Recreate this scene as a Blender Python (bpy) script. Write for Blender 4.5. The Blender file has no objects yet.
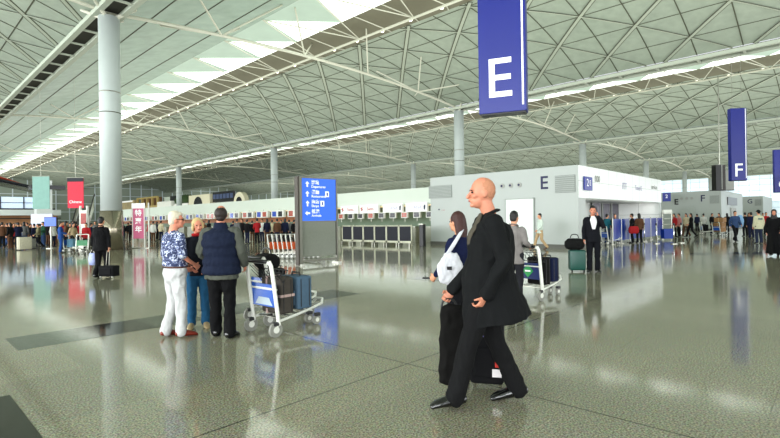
import bpy, math, random
from math import sin, cos, pi, radians, atan2, sqrt
from mathutils import Vector, Matrix, noise as mnoise

random.seed(7)
scn = bpy.context.scene
COL = scn.collection

# ------------------------------------------------------------------ camera frame
F, YAW, HZ0, ROLLS, EYE = 480.0, radians(43.3), 220.0, 0.0145, 1.52
CY, SY = cos(YAW), sin(YAW)

def CW(l, d, z=0.0):
    """lateral metres / metres ahead of the standpoint -> building coordinates"""
    return Vector((d * CY + l * SY, d * SY - l * CY, z))

def hz(px):
    return HZ0 - ROLLS * (px - 390)

def G(px, py):
    """floor point seen at photo pixel (for measuring the place)"""
    d = F * EYE / (py - hz(px))
    return CW((px - 390) / F * d, d, 0)

def U(px, py, d):
    return CW((px - 390) / F * d, d, EYE + (hz(px) - py) / F * d)

def face(l, d):
    v = CW(l, d)
    return atan2(v.y, v.x) - pi / 2

# ------------------------------------------------------------------ materials
MATS = {}

def newmat(name):
    m = bpy.data.materials.new(name)
    m.use_nodes = True
    nt = m.node_tree
    for n in list(nt.nodes):
        nt.nodes.remove(n)
    out = nt.nodes.new('ShaderNodeOutputMaterial')
    b = nt.nodes.new('ShaderNodeBsdfPrincipled')
    nt.links.new(b.outputs[0], out.inputs[0])
    return m, nt, b

def lin(c):
    return tuple(((x / 12.92) if x <= 0.04045 else ((x + 0.055) / 1.055) ** 2.4) for x in c)

def mat(name, col, rough=0.6, metal=0.0, var=0.12, scale=8.0, bump=0.0, bscale=60.0, emit=0.0, spec=0.5, coat=0.0):
    """col in sRGB 0..1; noise variation so that no surface is flat"""
    if name in MATS:
        return MATS[name]
    m, nt, b = newmat(name)
    c = lin(col)
    tc = nt.nodes.new('ShaderNodeTexCoord')
    nz = nt.nodes.new('ShaderNodeTexNoise')
    nz.inputs['Scale'].default_value = scale
    nz.inputs['Detail'].default_value = 3
    nt.links.new(tc.outputs['Object'], nz.inputs['Vector'])
    mx = nt.nodes.new('ShaderNodeMix'); mx.data_type = 'RGBA'
    mx.inputs[6].default_value = tuple(x * (1 - var) for x in c) + (1,)
    mx.inputs[7].default_value = tuple(min(1, x * (1 + var)) for x in c) + (1,)
    nt.links.new(nz.outputs['Fac'], mx.inputs[0])
    nt.links.new(mx.outputs[2], b.inputs['Base Color'])
    b.inputs['Roughness'].default_value = rough
    b.inputs['Metallic'].default_value = metal
    b.inputs['Specular IOR Level'].default_value = spec
    if coat:
        b.inputs['Coat Weight'].default_value = coat
    if emit:
        nt.links.new(mx.outputs[2], b.inputs['Emission Color'])
        b.inputs['Emission Strength'].default_value = emit
    if bump:
        n2 = nt.nodes.new('ShaderNodeTexNoise')
        n2.inputs['Scale'].default_value = bscale
        nt.links.new(tc.outputs['Object'], n2.inputs['Vector'])
        bp = nt.nodes.new('ShaderNodeBump')
        bp.inputs['Strength'].default_value = bump
        bp.inputs['Distance'].default_value = 0.01
        nt.links.new(n2.outputs['Fac'], bp.inputs['Height'])
        nt.links.new(bp.outputs['Normal'], b.inputs['Normal'])
    MATS[name] = m
    return m

def fab(col, rough=0.85):
    k = 'fabric_%02x%02x%02x' % tuple(int(x * 255) for x in col)
    return mat(k, col, rough, var=0.18, scale=14, bump=0.35, bscale=220, spec=0.2)

SKIN = mat('skin', (0.80, 0.58, 0.46), 0.5, var=0.08, scale=20, spec=0.4)
SKIN_PINK = mat('skin_pink', (0.84, 0.56, 0.46), 0.5, var=0.1, scale=20, spec=0.4)
SKIN_RUD = mat('skin_ruddy', (0.77, 0.52, 0.42), 0.5, var=0.12, scale=25, spec=0.4)
HAIR_BLK = mat('hair_black', (0.06, 0.05, 0.05), 0.45, var=0.4, scale=60, bump=0.6, bscale=150)
HAIR_BRN = mat('hair_auburn', (0.24, 0.11, 0.09), 0.45, var=0.4, scale=60, bump=0.6, bscale=150)
HAIR_WHT = mat('hair_white', (0.82, 0.78, 0.70), 0.6, var=0.2, scale=60, bump=0.6, bscale=120)
HAIR_BLD = mat('hair_blond', (0.80, 0.70, 0.50), 0.6, var=0.25, scale=60, bump=0.6, bscale=120)
HAIR_STB = mat('hair_stubble', (0.70, 0.49, 0.38), 0.8, var=0.15, scale=80)
LIPS = mat('lips', (0.66, 0.34, 0.31), 0.5)
EYEW = mat('eye', (0.10, 0.08, 0.07), 0.2)
BLACKSHOE = mat('black_leather', (0.05, 0.05, 0.055), 0.18, var=0.2, coat=0.6)
BLK = mat('black_plastic', (0.07, 0.07, 0.075), 0.4)
WHITE = mat('white_paint', (0.88, 0.88, 0.85), 0.4, var=0.03)
CHROME = mat('chrome', (0.8, 0.8, 0.8), 0.18, 1.0, var=0.03)
STEEL = mat('brushed_steel', (0.62, 0.62, 0.58), 0.3, 0.9, var=0.1)
RUBBER = mat('grey_rubber', (0.55, 0.55, 0.52), 0.6)
NAVY = mat('navy_panel', (0.02, 0.035, 0.11), 0.6, var=0.1)
BLUE = mat('sign_blue', (0.07, 0.15, 0.55), 0.35, var=0.04, emit=0.12)
SIGNW = mat('sign_white', (0.95, 0.95, 0.95), 0.5, var=0.01, emit=0.25)

# ------------------------------------------------------------------ mesh builder
class MB:
    def __init__(s):
        s.v = []; s.f = []

    def add(s, vs, fs):
        o = len(s.v)
        s.v += [Vector(p) for p in vs]
        s.f += [tuple(i + o for i in q) for q in fs]
        return s

    def box(s, c, size, R=None):
        c = Vector(c); hx, hy, hz_ = [x / 2 for x in size]
        vs = [Vector((x, y, z)) for x in (-hx, hx) for y in (-hy, hy) for z in (-hz_, hz_)]
        if R is not None:
            vs = [R @ p for p in vs]
        return s.add([p + c for p in vs], [(0, 1, 3, 2), (4, 6, 7, 5), (0, 4, 5, 1), (2, 3, 7, 6), (0, 2, 6, 4), (1, 5, 7, 3)])

    def b2(s, lo, hi):
        return s.box([(a + b) / 2 for a, b in zip(lo, hi)], [abs(b - a) for a, b in zip(lo, hi)])

    def tube(s, pts, rads, seg=10, ref=None, n=1, cap='round'):
        pts = [Vector(p) for p in pts]
        if not isinstance(rads, (list, tuple)) or (isinstance(rads, tuple)):
            rads = [rads] * len(pts)
        rads = [(r, r) if not isinstance(r, (tuple, list)) else tuple(r) for r in rads]
        if n > 1 and len(pts) > 2:
            P, R = [], []
            m = len(pts)
            for i in range(m - 1):
                p0, p1, p2, p3 = pts[max(i - 1, 0)], pts[i], pts[i + 1], pts[min(i + 2, m - 1)]
                for k in range(n):
                    t = k / n
                    P.append(0.5 * ((2 * p1) + (p2 - p0) * t + (2 * p0 - 5 * p1 + 4 * p2 - p3) * t * t + (3 * p1 - p0 - 3 * p2 + p3) * t ** 3))
                    w = t * t * (3 - 2 * t)
                    R.append(tuple(a * (1 - w) + b * w for a, b in zip(rads[i], rads[i + 1])))
            P.append(pts[-1]); R.append(rads[-1])
            pts, rads = P, R
        rings = []
        prev = None
        m = len(pts)
        T = []
        for i in range(m):
            t = pts[min(i + 1, m - 1)] - pts[max(i - 1, 0)]
            T.append(t.normalized() if t.length > 1e-9 else Vector((0, 0, 1)))
        fr = []
        for i in range(m):
            t = T[i]
            base = Vector(ref) if ref is not None else (prev if prev is not None else (Vector((1, 0, 0)) if abs(t.x) < 0.8 else Vector((0, 1, 0))))
            sd = base - t * base.dot(t)
            sd.normalize(); prev = sd
            fr.append((sd, t.cross(sd)))
        def ring(c, sd, up, a, b):
            return [c + sd * (a * cos(2 * pi * k / seg)) + up * (b * sin(2 * pi * k / seg)) for k in range(seg)]
        if cap == 'round':
            a, b = rads[0]; h = min(a, b)
            for ang in (60, 30):
                q = radians(ang)
                rings.append(ring(pts[0] - T[0] * h * sin(q), *fr[0], a * cos(q), b * cos(q)))
        for i in range(m):
            rings.append(ring(pts[i], *fr[i], *rads[i]))
        if cap == 'round':
            a, b = rads[-1]; h = min(a, b)
            for ang in (30, 60):
                q = radians(ang)
                rings.append(ring(pts[-1] + T[-1] * h * sin(q), *fr[-1], a * cos(q), b * cos(q)))
        vs, fs = [], []
        for r in rings:
            vs += r
        for i in range(len(rings) - 1):
            for k in range(seg):
                k2 = (k + 1) % seg
                fs.append((i * seg + k, i * seg + k2, (i + 1) * seg + k2, (i + 1) * seg + k))
        fs.append(tuple(reversed(range(seg))))
        fs.append(tuple((len(rings) - 1) * seg + k for k in range(seg)))
        return s.add(vs, fs)

    def ell(s, c, r, R=None, seg=14, rings=9):
        c = Vector(c); vs = [Vector((0, 0, -r[2]))]; fs = []
        for i in range(1, rings):
            a = -pi / 2 + pi * i / rings
            for k in range(seg):
                b = 2 * pi * k / seg
                vs.append(Vector((r[0] * cos(a) * cos(b), r[1] * cos(a) * sin(b), r[2] * sin(a))))
        vs.append(Vector((0, 0, r[2])))
        for k in range(seg):
            k2 = (k + 1) % seg
            fs.append((0, 1 + k2, 1 + k))
            for i in range(rings - 2):
                fs.append((1 + i * seg + k, 1 + i * seg + k2, 1 + (i + 1) * seg + k2, 1 + (i + 1) * seg + k))
            fs.append((len(vs) - 1, 1 + (rings - 2) * seg + k, 1 + (rings - 2) * seg + k2))
        if R is not None:
            vs = [R @ p for p in vs]
        return s.add([p + c for p in vs], fs)

    def cyl(s, c, r, h, axis='z', seg=16):
        c = Vector(c)
        ax = {'x': Vector((1, 0, 0)), 'y': Vector((0, 1, 0)), 'z': Vector((0, 0, 1))}[axis] if isinstance(axis, str) else Vector(axis).normalized()
        return s.tube([c - ax * h / 2, c + ax * h / 2], r, seg=seg, cap='flat')

    def ribbon(s, pts, w, th, side):
        """flat strip (box section) following pts; side = unit horizontal vector across"""
        side = Vector(side); up = Vector((0, 0, 1))
        vs, fs = [], []
        for p in pts:
            p = Vector(p)
            vs += [p - side * w / 2, p + side * w / 2, p + side * w / 2 - up * th, p - side * w / 2 - up * th]
        for i in range(len(pts) - 1):
            a = 4 * i
            for k in range(4):
                k2 = (k + 1) % 4
                fs.append((a + k, a + k2, a + 4 + k2, a + 4 + k))
        return s.add(vs, fs)

    def xf(s, M):
        s.v = [M @ p for p in s.v]
        return s

    def obj(s, name, m, parent=None, smooth=None, remesh=0, relax=0, fold=0, fscale=0.16, bevel=0, raw=None, seed=0):
        me = bpy.data.meshes.new(name)
        me.from_pydata([tuple(p) for p in s.v], [], s.f)
        me.update()
        o = bpy.data.objects.new(name, me)
        COL.objects.link(o)
        if remesh or bevel or fold:
            if remesh:
                md = o.modifiers.new('r', 'REMESH'); md.mode = 'VOXEL'; md.voxel_size = remesh
            if relax:
                md = o.modifiers.new('s', 'SMOOTH'); md.factor = 0.5; md.iterations = relax
            if bevel:
                md = o.modifiers.new('b', 'BEVEL'); md.width = bevel; md.segments = 3; md.limit_method = 'ANGLE'
            dg = bpy.context.evaluated_depsgraph_get()
            dg.update()
            me2 = bpy.data.meshes.new_from_object(o.evaluated_get(dg))
            o.modifiers.clear()
            old = o.data
            o.data = me2
            bpy.data.meshes.remove(old)
            me = me2
            me.name = name
        if fold:
            off = Vector((seed * 3.7, seed * 1.3, seed * 2.1))
            nrm = [v.normal.copy() for v in me.vertices]
            for v, nn in zip(me.vertices, nrm):
                q = Vector((v.co.x, v.co.y, v.co.z * 0.55)) / fscale + off
                h = mnoise.noise(q) + 0.5 * mnoise.noise(q * 2.3)
                h = -abs(h) * 1.6 + 0.4
                v.co = v.co + nn * (h * fold)
            me.update()
        if raw is not None:      # extra fine geometry joined after the remesh (hands)
            import bmesh
            bm = bmesh.new(); bm.from_mesh(me)
            me3 = bpy.data.meshes.new('t'); me3.from_pydata([tuple(p) for p in raw.v], [], raw.f)
            bm.from_mesh(me3); bm.to_mesh(me); bm.free(); bpy.data.meshes.remove(me3)
        if smooth is None:
            smooth = bool(remesh)
        if smooth:
            for p in me.polygons:
                p.use_smooth = True
        for mm in (m if isinstance(m, (list, tuple)) else [m]):
            me.materials.append(mm)
        if parent is not None:
            o.parent = parent
        return o

def tag(o, label=None, cat=None, group=None, kind=None):
    if label: o['label'] = label
    if cat: o['category'] = cat
    if group: o['group'] = group
    if kind: o['kind'] = kind
    return o

def thing(name, label, cat, loc=(0, 0, 0), rz=0.0, group=None, scale=None, kind=None):
    o = bpy.data.objects.new(name, None)
    COL.objects.link(o)
    o.empty_display_size = 0.2
    o.location = loc; o.rotation_euler = (0, 0, rz)
    if scale: o.scale = (scale, scale, scale)
    return tag(o, label, cat, group, kind)

def dup(root, loc, rz, label=None, group=None, mats=None, scale=None):
    r = root.copy(); COL.objects.link(r)
    r.location = loc; r.rotation_euler = (0, 0, rz)
    if scale: r.scale = (scale, scale, scale)
    if label: r['label'] = label
    if group: r['group'] = group
    def rec(a, b):
        for ch in list(a.children):
            c = ch.copy(); COL.objects.link(c); c.parent = b
            base = ch.name.split('.')[0]
            if mats and base in mats:
                c.material_slots[0].link = 'OBJECT'
                c.material_slots[0].material = mats[base]
            rec(ch, c)
    rec(root, r)
    return r

def text(body, size, M, m, name='lettering', parent=None, align='CENTER', ext=0.004, bold=0.0):
    """M: 4x4 placing local XY plane text"""
    cu = bpy.data.curves.new(name, 'FONT')
    cu.body = body; cu.size = size; cu.align_x = align; cu.align_y = 'CENTER'
    cu.extrude = ext; cu.offset = bold
    o = bpy.data.objects.new(name, cu)
    COL.objects.link(o)
    dg = bpy.context.evaluated_depsgraph_get(); dg.update()
    me = bpy.data.meshes.new_from_object(o.evaluated_get(dg))
    bpy.data.objects.remove(o); bpy.data.curves.remove(cu)
    me.transform(M)
    o = bpy.data.objects.new(name, me)
    COL.objects.link(o)
    me.materials.clear(); me.materials.append(m)
    if parent is not None: o.parent = parent
    return o

def TM(loc, facing):
    """text plane at loc, readable by someone looking along -facing (facing = outward normal, horizontal)"""
    f = Vector(facing).normalized()
    up = Vector((0, 0, 1)); x = up.cross(f)
    M = Matrix((( x.x, up.x, f.x, loc[0]), (x.y, up.y, f.y, loc[1]), (x.z, up.z, f.z, loc[2]), (0, 0, 0, 1)))
    return M
# ================================================================== world, camera
w = bpy.data.worlds.new('World'); scn.world = w; w.use_nodes = True
wn = w.node_tree
wn.nodes['Background'].inputs[0].default_value = (0.93, 0.97, 1.0, 1)
wn.nodes['Background'].inputs[1].default_value = 0.9

cam = bpy.data.cameras.new('camera')
cam.sensor_width = 36; cam.lens = 36 * F / 780
cam.shift_y = 0.0; cam.clip_end = 900
co = bpy.data.objects.new('camera', cam); COL.objects.link(co)
fwd = Vector((CY, SY, 0))
pitch = math.atan((HZ0 - 219) / F)
q = Matrix.Rotation(YAW - pi / 2, 4, 'Z') @ Matrix.Rotation(pi / 2 + pitch, 4, 'X') @ Matrix.Rotation(-math.atan(ROLLS), 4, 'Z')
co.matrix_world = Matrix.Translation((0, 0, EYE)) @ q
scn.camera = co
scn.view_settings.view_transform = 'Standard'
scn.view_settings.look = 'None'
scn.view_settings.exposure = 0.08
scn.view_settings.gamma = 0.92
scn.cycles.use_denoising = True
scn.cycles.max_bounces = 6
scn.cycles.diffuse_bounces = 4

# ================================================================== hall dimensions
H0 = 12.3
ZV = EYE + H0            # springing height of the vaults
RISE = 3.5
X0, SX = 9.29, 35.3
YC0, SYC = 31.2, 36.9
CELL = SX / 6
YMIN, YMAX = -36.0, 200.0

def zroof(u):            # u 0..1 across a vault
    return ZV + RISE * (1 - (2 * u - 1) ** 2)

# ------------------------------------------------------------------ floor
def floor_mat():
    m, nt, b = newmat('terrazzo_granite')
    N = nt.nodes; Lk = nt.links.new
    tc = N.new('ShaderNodeTexCoord')
    sp = N.new('ShaderNodeSeparateXYZ'); Lk(tc.outputs['Object'], sp.inputs[0])
    n1 = N.new('ShaderNodeTexNoise'); n1.inputs['Scale'].default_value = 70; n1.inputs['Detail'].default_value = 2
    n2 = N.new('ShaderNodeTexVoronoi'); n2.inputs['Scale'].default_value = 60
    n3 = N.new('ShaderNodeTexNoise'); n3.inputs['Scale'].default_value = 0.5
    for n in (n1, n2, n3): Lk(tc.outputs['Object'], n.inputs['Vector'])
    r1 = N.new('ShaderNodeValToRGB')
    e = r1.color_ramp.elements
    e[0].position = 0.33; e[0].color = lin((0.40, 0.39, 0.33)) + (1,)
    e[1].position = 0.66; e[1].color = lin((0.75, 0.74, 0.65)) + (1,)
    x = r1.color_ramp.elements.new(0.5); x.color = lin((0.60, 0.59, 0.51)) + (1,)
    Lk(n1.outputs['Fac'], r1.inputs[0])
    r2 = N.new('ShaderNodeMix'); r2.data_type = 'RGBA'; r2.blend_type = 'MULTIPLY'; r2.inputs[0].default_value = 0.22
    Lk(r1.outputs[0], r2.inputs[6]); Lk(n2.outputs['Color'], r2.inputs[7])
    def math_(op, a, bb=None):
        n = N.new('ShaderNodeMath'); n.operation = op
        for i, v in enumerate((a, bb)):
            if v is None: continue
            if isinstance(v, (int, float)): n.inputs[i].default_value = v
            else: Lk(v, n.inputs[i])
        return n.outputs[0]
    def joint(axis, off, period, width):
        a = math_('ADD', axis, -off + period * 200 + width / 2)
        return math_('LESS_THAN', math_('MODULO', a, period), width)
    jm = math_('MAXIMUM', joint(sp.outputs[0], 3.80, CELL * 1.5, 0.018), joint(sp.outputs[1], 3.36, CELL * 1.5, 0.018))
    jf = math_('MAXIMUM', joint(sp.outputs[0], 3.80, CELL / 4, 0.006), joint(sp.outputs[1], 3.36, CELL / 4, 0.006))
    # per tile tone
    tl = N.new('ShaderNodeTexBrick')
    tl.offset = 0; tl.inputs['Scale'].default_value = 1.0
    tl.inputs['Brick Width'].default_value = CELL / 4; tl.inputs['Row Height'].default_value = CELL / 4
    tl.inputs['Mortar Size'].default_value = 0
    tl.inputs['Color1'].default_value = (0.90, 0.90, 0.90, 1); tl.inputs['Color2'].default_value = (1.04, 1.04, 1.02, 1)
    Lk(tc.outputs['Object'], tl.inputs['Vector'])
    r3 = N.new('ShaderNodeMix'); r3.data_type = 'RGBA'; r3.blend_type = 'MULTIPLY'; r3.inputs[0].default_value = 1
    Lk(r2.outputs[2], r3.inputs[6]); Lk(tl.outputs['Color'], r3.inputs[7])
    jj = math_('MAXIMUM', math_('MULTIPLY', jm, 0.75), math_('MULTIPLY', jf, 0.28))
    r4 = N.new('ShaderNodeMix'); r4.data_type = 'RGBA'
    Lk(jj, r4.inputs[0]); Lk(r3.outputs[2], r4.inputs[6]); r4.inputs[7].default_value = (0.03, 0.03, 0.025, 1)
    Lk(r4.outputs[2], b.inputs['Base Color'])
    rr = N.new('ShaderNodeMapRange'); Lk(n3.outputs['Fac'], rr.inputs[0])
    rr.inputs[3].default_value = 0.05; rr.inputs[4].default_value = 0.13
    Lk(rr.outputs[0], b.inputs['Roughness'])
    b.inputs['IOR'].default_value = 1.6
    b.inputs['Specular IOR Level'].default_value = 0.62
    bp = N.new('ShaderNodeBump'); bp.inputs['Strength'].default_value = 0.05; bp.inputs['Distance'].default_value = 0.02
    n4 = N.new('ShaderNodeTexNoise'); n4.inputs['Scale'].default_value = 1.2
    Lk(tc.outputs['Object'], n4.inputs['Vector']); Lk(n4.outputs['Fac'], bp.inputs['Height']); Lk(bp.outputs['Normal'], b.inputs['Normal'])
    return m

fl = MB().b2((-30, YMIN, -0.3), (215, YMAX, 0)).obj('floor', floor_mat())
tag(fl, kind='structure')
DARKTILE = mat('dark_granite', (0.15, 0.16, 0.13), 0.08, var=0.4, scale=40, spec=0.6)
DARKTILE2 = mat('green_granite', (0.30, 0.32, 0.27), 0.08, var=0.3, scale=40, spec=0.6)
def inlay(x0, y0, x1, y1, m=DARKTILE):
    tag(MB().b2((x0, y0, -0.01), (x1, y1, 0.0025)).obj('trim_1', m), kind='structure')
inlay(-0.20, -6, 0.78, 5.45)
inlay(1.13, 7.3, 1.95, 8.2, DARKTILE2)
inlay(1.95, 7.3, 2.75, 8.2, DARKTILE)
inlay(2.75, 7.3, 3.5, 8.2, DARKTILE2)
inlay(3.75, 7.3, 4.1, 8.2, DARKTILE)
inlay(4.1, 7.3, 6.8, 8.2, DARKTILE2)
inlay(9.3, 7.3, 10.6, 8.2, DARKTILE2)
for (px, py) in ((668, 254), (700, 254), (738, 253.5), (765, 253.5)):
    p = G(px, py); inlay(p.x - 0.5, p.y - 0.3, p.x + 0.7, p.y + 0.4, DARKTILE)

# ------------------------------------------------------------------ roof vaults
def panel_mat():
    m, nt, b = newmat('roof_panel')
    N = nt.nodes; Lk = nt.links.new
    tc = N.new('ShaderNodeTexCoord')
    br = N.new('ShaderNodeTexNoise'); br.inputs['Scale'].default_value = 0.12
    n1 = N.new('ShaderNodeTexNoise'); n1.inputs['Scale'].default_value = 1.6; n1.inputs['Detail'].default_value = 4
    Lk(tc.outputs['Object'], br.inputs['Vector']); Lk(tc.outputs['Object'], n1.inputs['Vector'])
    mx = N.new('ShaderNodeMix'); mx.data_type = 'RGBA'; Lk(br.outputs['Fac'], mx.inputs[0])
    mx.inputs[6].default_value = lin((0.64, 0.69, 0.63)) + (1,); mx.inputs[7].default_value = lin((0.71, 0.75, 0.69)) + (1,)
    m2 = N.new('ShaderNodeMix'); m2.data_type = 'RGBA'; m2.blend_type = 'MULTIPLY'; m2.inputs[0].default_value = 0.35
    Lk(mx.outputs[2], m2.inputs[6]); Lk(n1.outputs['Fac'], m2.inputs[7])
    Lk(m2.outputs[2], b.inputs['Base Color'])
    b.inputs['Roughness'].default_value = 0.45
    return m
PANEL = panel_mat()
PANEL_LIT = mat('roof_panel_lit', (0.66, 0.74, 0.69), 0.25, var=0.2, scale=0.9, bump=0.4, bscale=1.3)  # lighter copy of the panels; skylight on the near half painted into the colour
RIBM = mat('rib_metal', (0.68, 0.71, 0.65), 0.5, var=0.05, scale=2)
DARKG = mat('panel_groove', (0.34, 0.35, 0.29), 0.8, var=0.1, scale=2)
BANDM = mat('crown_band', (0.46, 0.45, 0.38), 0.7, var=0.08, scale=0.6)
GUTM = mat('gutter_dark', (0.22, 0.22, 0.19), 0.8, var=0.1, scale=0.6)
GLOW = mat('skylight_glass', (0.97, 1.0, 0.97), 0.5, var=0.02, scale=0.5, emit=1.25)
GLOW2 = mat('skylight_frosted', (0.66, 0.73, 0.68), 0.5, var=0.1, scale=0.7, emit=0.35)
TRUSS = mat('white_tube', (0.80, 0.80, 0.74), 0.4, var=0.04)
LAMPM = mat('lamp_glass', (1.0, 0.98, 0.9), 0.3, var=0.02, emit=3.0)

US0, US1, UB1 = 0.30, 0.45, 0.57          # skylight and opaque band as fractions of a span
NSEG = 24
def vault_x(k): return X0 + k * SX

for k in range(-1, 6):
    xa = vault_x(k)
    y0, y1 = YMIN, YMAX
    # curved panel shell (near half and far half), left open where the crown skylight is
    mb = MB()
    def shell(ua, ub, n):
        us = [ua + (ub - ua) * i / n for i in range(n + 1)]
        vs = []
        for u in us:
            vs += [(xa + u * SX, y0, zroof(u)), (xa + u * SX, y1, zroof(u))]
        fs = [(2 * i, 2 * i + 1, 2 * i + 3, 2 * i + 2) for i in range(n)]
        mb.add(vs, fs)
    g = 0.7 / SX
    shell(UB1, 1 - g, 14)
    ce = mb.obj('ceiling', PANEL, smooth=True)
    mb = MB(); shell(g, US0, 14); mb.obj('near_half_lit', PANEL_LIT, ce, smooth=True); tag(ce, kind='structure')
    # crown band
    zc = zroof(0.5)
    mb = MB()
    mb.add([(xa + US1 * SX, y0, zroof(US1)), (xa + US1 * SX, y1, zroof(US1)), (xa + UB1 * SX, y1, zroof(UB1)), (xa + UB1 * SX, y0, zroof(UB1))], [(0, 1, 2, 3)])
    mb.obj('crown_band', BANDM, ce)
    # frosted skylight strip with clear triangles
    mb = MB(); tri = MB()
    xs0, xs1 = xa + US0 * SX, xa + US1 * SX
    mb.add([(xs0, y0, zroof(US0)), (xs0, y1, zroof(US0)), (xs1, y1, zroof(US1)), (xs1, y0, zroof(US1))], [(0, 1, 2, 3)])
    mb.obj('skylight_panel', GLOW2, ce)
    ny = int((y1 - y0) / CELL)
    for j in range(ny):
        ya = y0 + (j + (0.0)) * CELL
        pts = [(xs1, ya + 0.1, zroof(US1) - 0.03), (xs1, ya + CELL - 0.1, zroof(US1) - 0.03), (xs0 + 0.3, ya + CELL / 2, zroof(US0 + 0.01) - 0.03)]
        tri.add(pts, [(0, 1, 2)])
    tri.obj('skylight_glazing', GLOW, ce)
    # diagonal double ribs (two directions) and thin panel joints
    rib = MB(); grv = MB(); thin = MB(); near = MB()
    nx = 24
    for dirn in (1, -1):
        for j in range(-7, ny + 8):
            for (ua, ub) in ((g, US0), (UB1, 1 - g)):
                pts = []
                for i in range(int(nx * 0.5) + 1):
                    u = ua + (ub - ua) * i / int(nx * 0.5)
                    y = y0 + j * CELL + (u * SX if dirn > 0 else -u * SX + 0)
                    if y0 <= y <= y1:
                        pts.append(Vector((xa + u * SX, y, zroof(u))))
                if len(pts) > 1:
                    sd = Vector((1, -dirn, 0)).normalized()
                    wd = 0.38 if dirn > 0 else 0.20
                    if ub == US0:
                        continue
                    grv.ribbon([p - Vector((0, 0, 0.03)) for p in pts], wd, 0.02, sd)
                    rib.ribbon([p - Vector((0, 0, 0.05)) for p in pts], wd * 0.62, 0.02, sd)
    for j in range(2 * ny):
        y = y0 + j * CELL / 2
        for (ua, ub) in ((UB1, 1 - g),):
            pts = [Vector((xa + (ua + (ub - ua) * i / 8) * SX, y, zroof(ua + (ub - ua) * i / 8) - 0.01)) for i in range(9)]
            thin.ribbon(pts, 0.07, 0.02, (0, 1, 0))
    for j in range(1, 12):
        u = j / 12
        if US0 < u < UB1: continue
        thin.ribbon([(xa + u * SX, y0, zroof(u) - 0.01), (xa + u * SX, y1, zroof(u) - 0.01)], 0.07, 0.02, (1, 0, 0))
    grv.obj('rib_groove', DARKG, ce); rib.obj('diagonal_rib', RIBM, ce); thin.obj('panel_joint', DARKG, ce)
    # crown truss: lower chord, zigzag webs over band and skylight, lamps
    t = MB(); lp = MB()
    xc = xa + 0.505 * SX; zb = zroof(0.5) - 0.9
    t.tube([(xc, y0, zb), (xc, y1, zb)], 0.10, seg=6, cap="flat")
    for j in range(2 * ny):
        y = y0 + j * CELL / 2
        a = (xc, y, zb)
        t.tube([a, (xa + US1 * SX, y + CELL / 4, zroof(US1))], 0.045, seg=5, cap='flat')
        t.tube([a, (xa + UB1 * SX, y + CELL / 4, zroof(UB1))], 0.045, seg=5, cap='flat')
        if j % 2 == 0:
            t.tube([a, (xa + (US0) * SX, y + CELL / 2, zroof(US0))], 0.045, seg=5, cap='flat')
            t.tube([a, (xa + (US0) * SX, y - CELL / 2, zroof(US0))], 0.045, seg=5, cap='flat')
        lp.ell((xc + 0.3, y + 0.6, zb + 0.1), (0.16, 0.16, 0.12), seg=6, rings=4)
    t.obj('crown_truss', TRUSS, ce); lp.obj('spot_lamp', LAMPM, ce)
    # valley gutter beams on the left side of this vault
    if k >= -1:
        gm = MB()
        for sx in (-0.62, 0.62):
            gm.b2((xa + sx - 0.16, y0, ZV - 0.12), (xa + sx + 0.16, y1, ZV + 0.15))
        gm.obj('valley_beam', RIBM, ce)
        MB().b2((xa - 0.55, y0, ZV + 0.12), (xa + 0.55, y1, ZV + 0.25)).obj('valley_gutter', GUTM, ce)
        cb = MB()
        for j in range(2 * ny):
            y = y0 + j * CELL / 2
            cb.b2((xa - 0.55, y - 0.09, ZV - 0.11), (xa + 0.55, y + 0.09, ZV - 0.02))
        cb.obj('cross_bar', RIBM, ce)

# ------------------------------------------------------------------ columns
COLM = mat('column_concrete', (0.74, 0.77, 0.76), 0.55, var=0.05, scale=1.5)
col_labels = {
    (0, 0): 'thick round grey column with a steel-clad foot, nearest of the roof columns',
    (1, 0): 'round grey roof column rising above the white service block marked E, behind the bald man',
    (2, 0): 'round grey column rising above the near corner of the white block marked E',
    (3, 0): 'slim grey column showing over the white side fascia of the block marked E',
    (4, 0): 'slim distant grey column rising above the service block marked F',
    (5, 0): 'short far grey column beside the hanging dark display board',
    (1, 1): 'round grey column rising behind the check-in counters just left of the blue sign board',
    (2, 1): 'slim grey column rising above the check-in fascia left of the white E block',
    (1, 2): 'slim grey column behind the leafy hedge on the far upper level',
}
for (i, j), lab in col_labels.items():
    x, y = X0 + i * SX, YC0 + j * SYC
    r = thing('roof_column', lab, 'column', (x, y, 0), 0)
    MB().cyl((0, 0, ZV / 2 + 1.0), 0.56, ZV - 2.4, seg=40).obj('shaft', COLM, r, smooth=True)
    MB().cyl((0, 0, 1.15), 0.60, 2.3, seg=40).obj('base_cladding', mat('column_cladding', (0.60, 0.57, 0.50), 0.18, 0.8, var=0.06), r, smooth=True)
    MB().cyl((0, 0, ZV - 4.6), 0.572, 0.06, seg=40).obj('ring', STEEL, r, smooth=True)
    MB().cyl((0, 0, ZV - 5.8), 0.572, 0.05, seg=40).obj('ring', DARKG, r, smooth=True)
    hd = MB()
    hd.tube([(0, 0, ZV - 0.5), (0, 0, ZV - 0.12)], [0.56, 0.3], seg=30, cap='flat')
    for sx in (-1, 1):
        for sy in (-1, 1):
            hd.tube([(0, 0, ZV - 0.35), (sx * 1.1, sy * 1.1, ZV + 0.25)], [0.14, 0.08], seg=8)
    hd.obj('capital', TRUSS, r)

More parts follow.
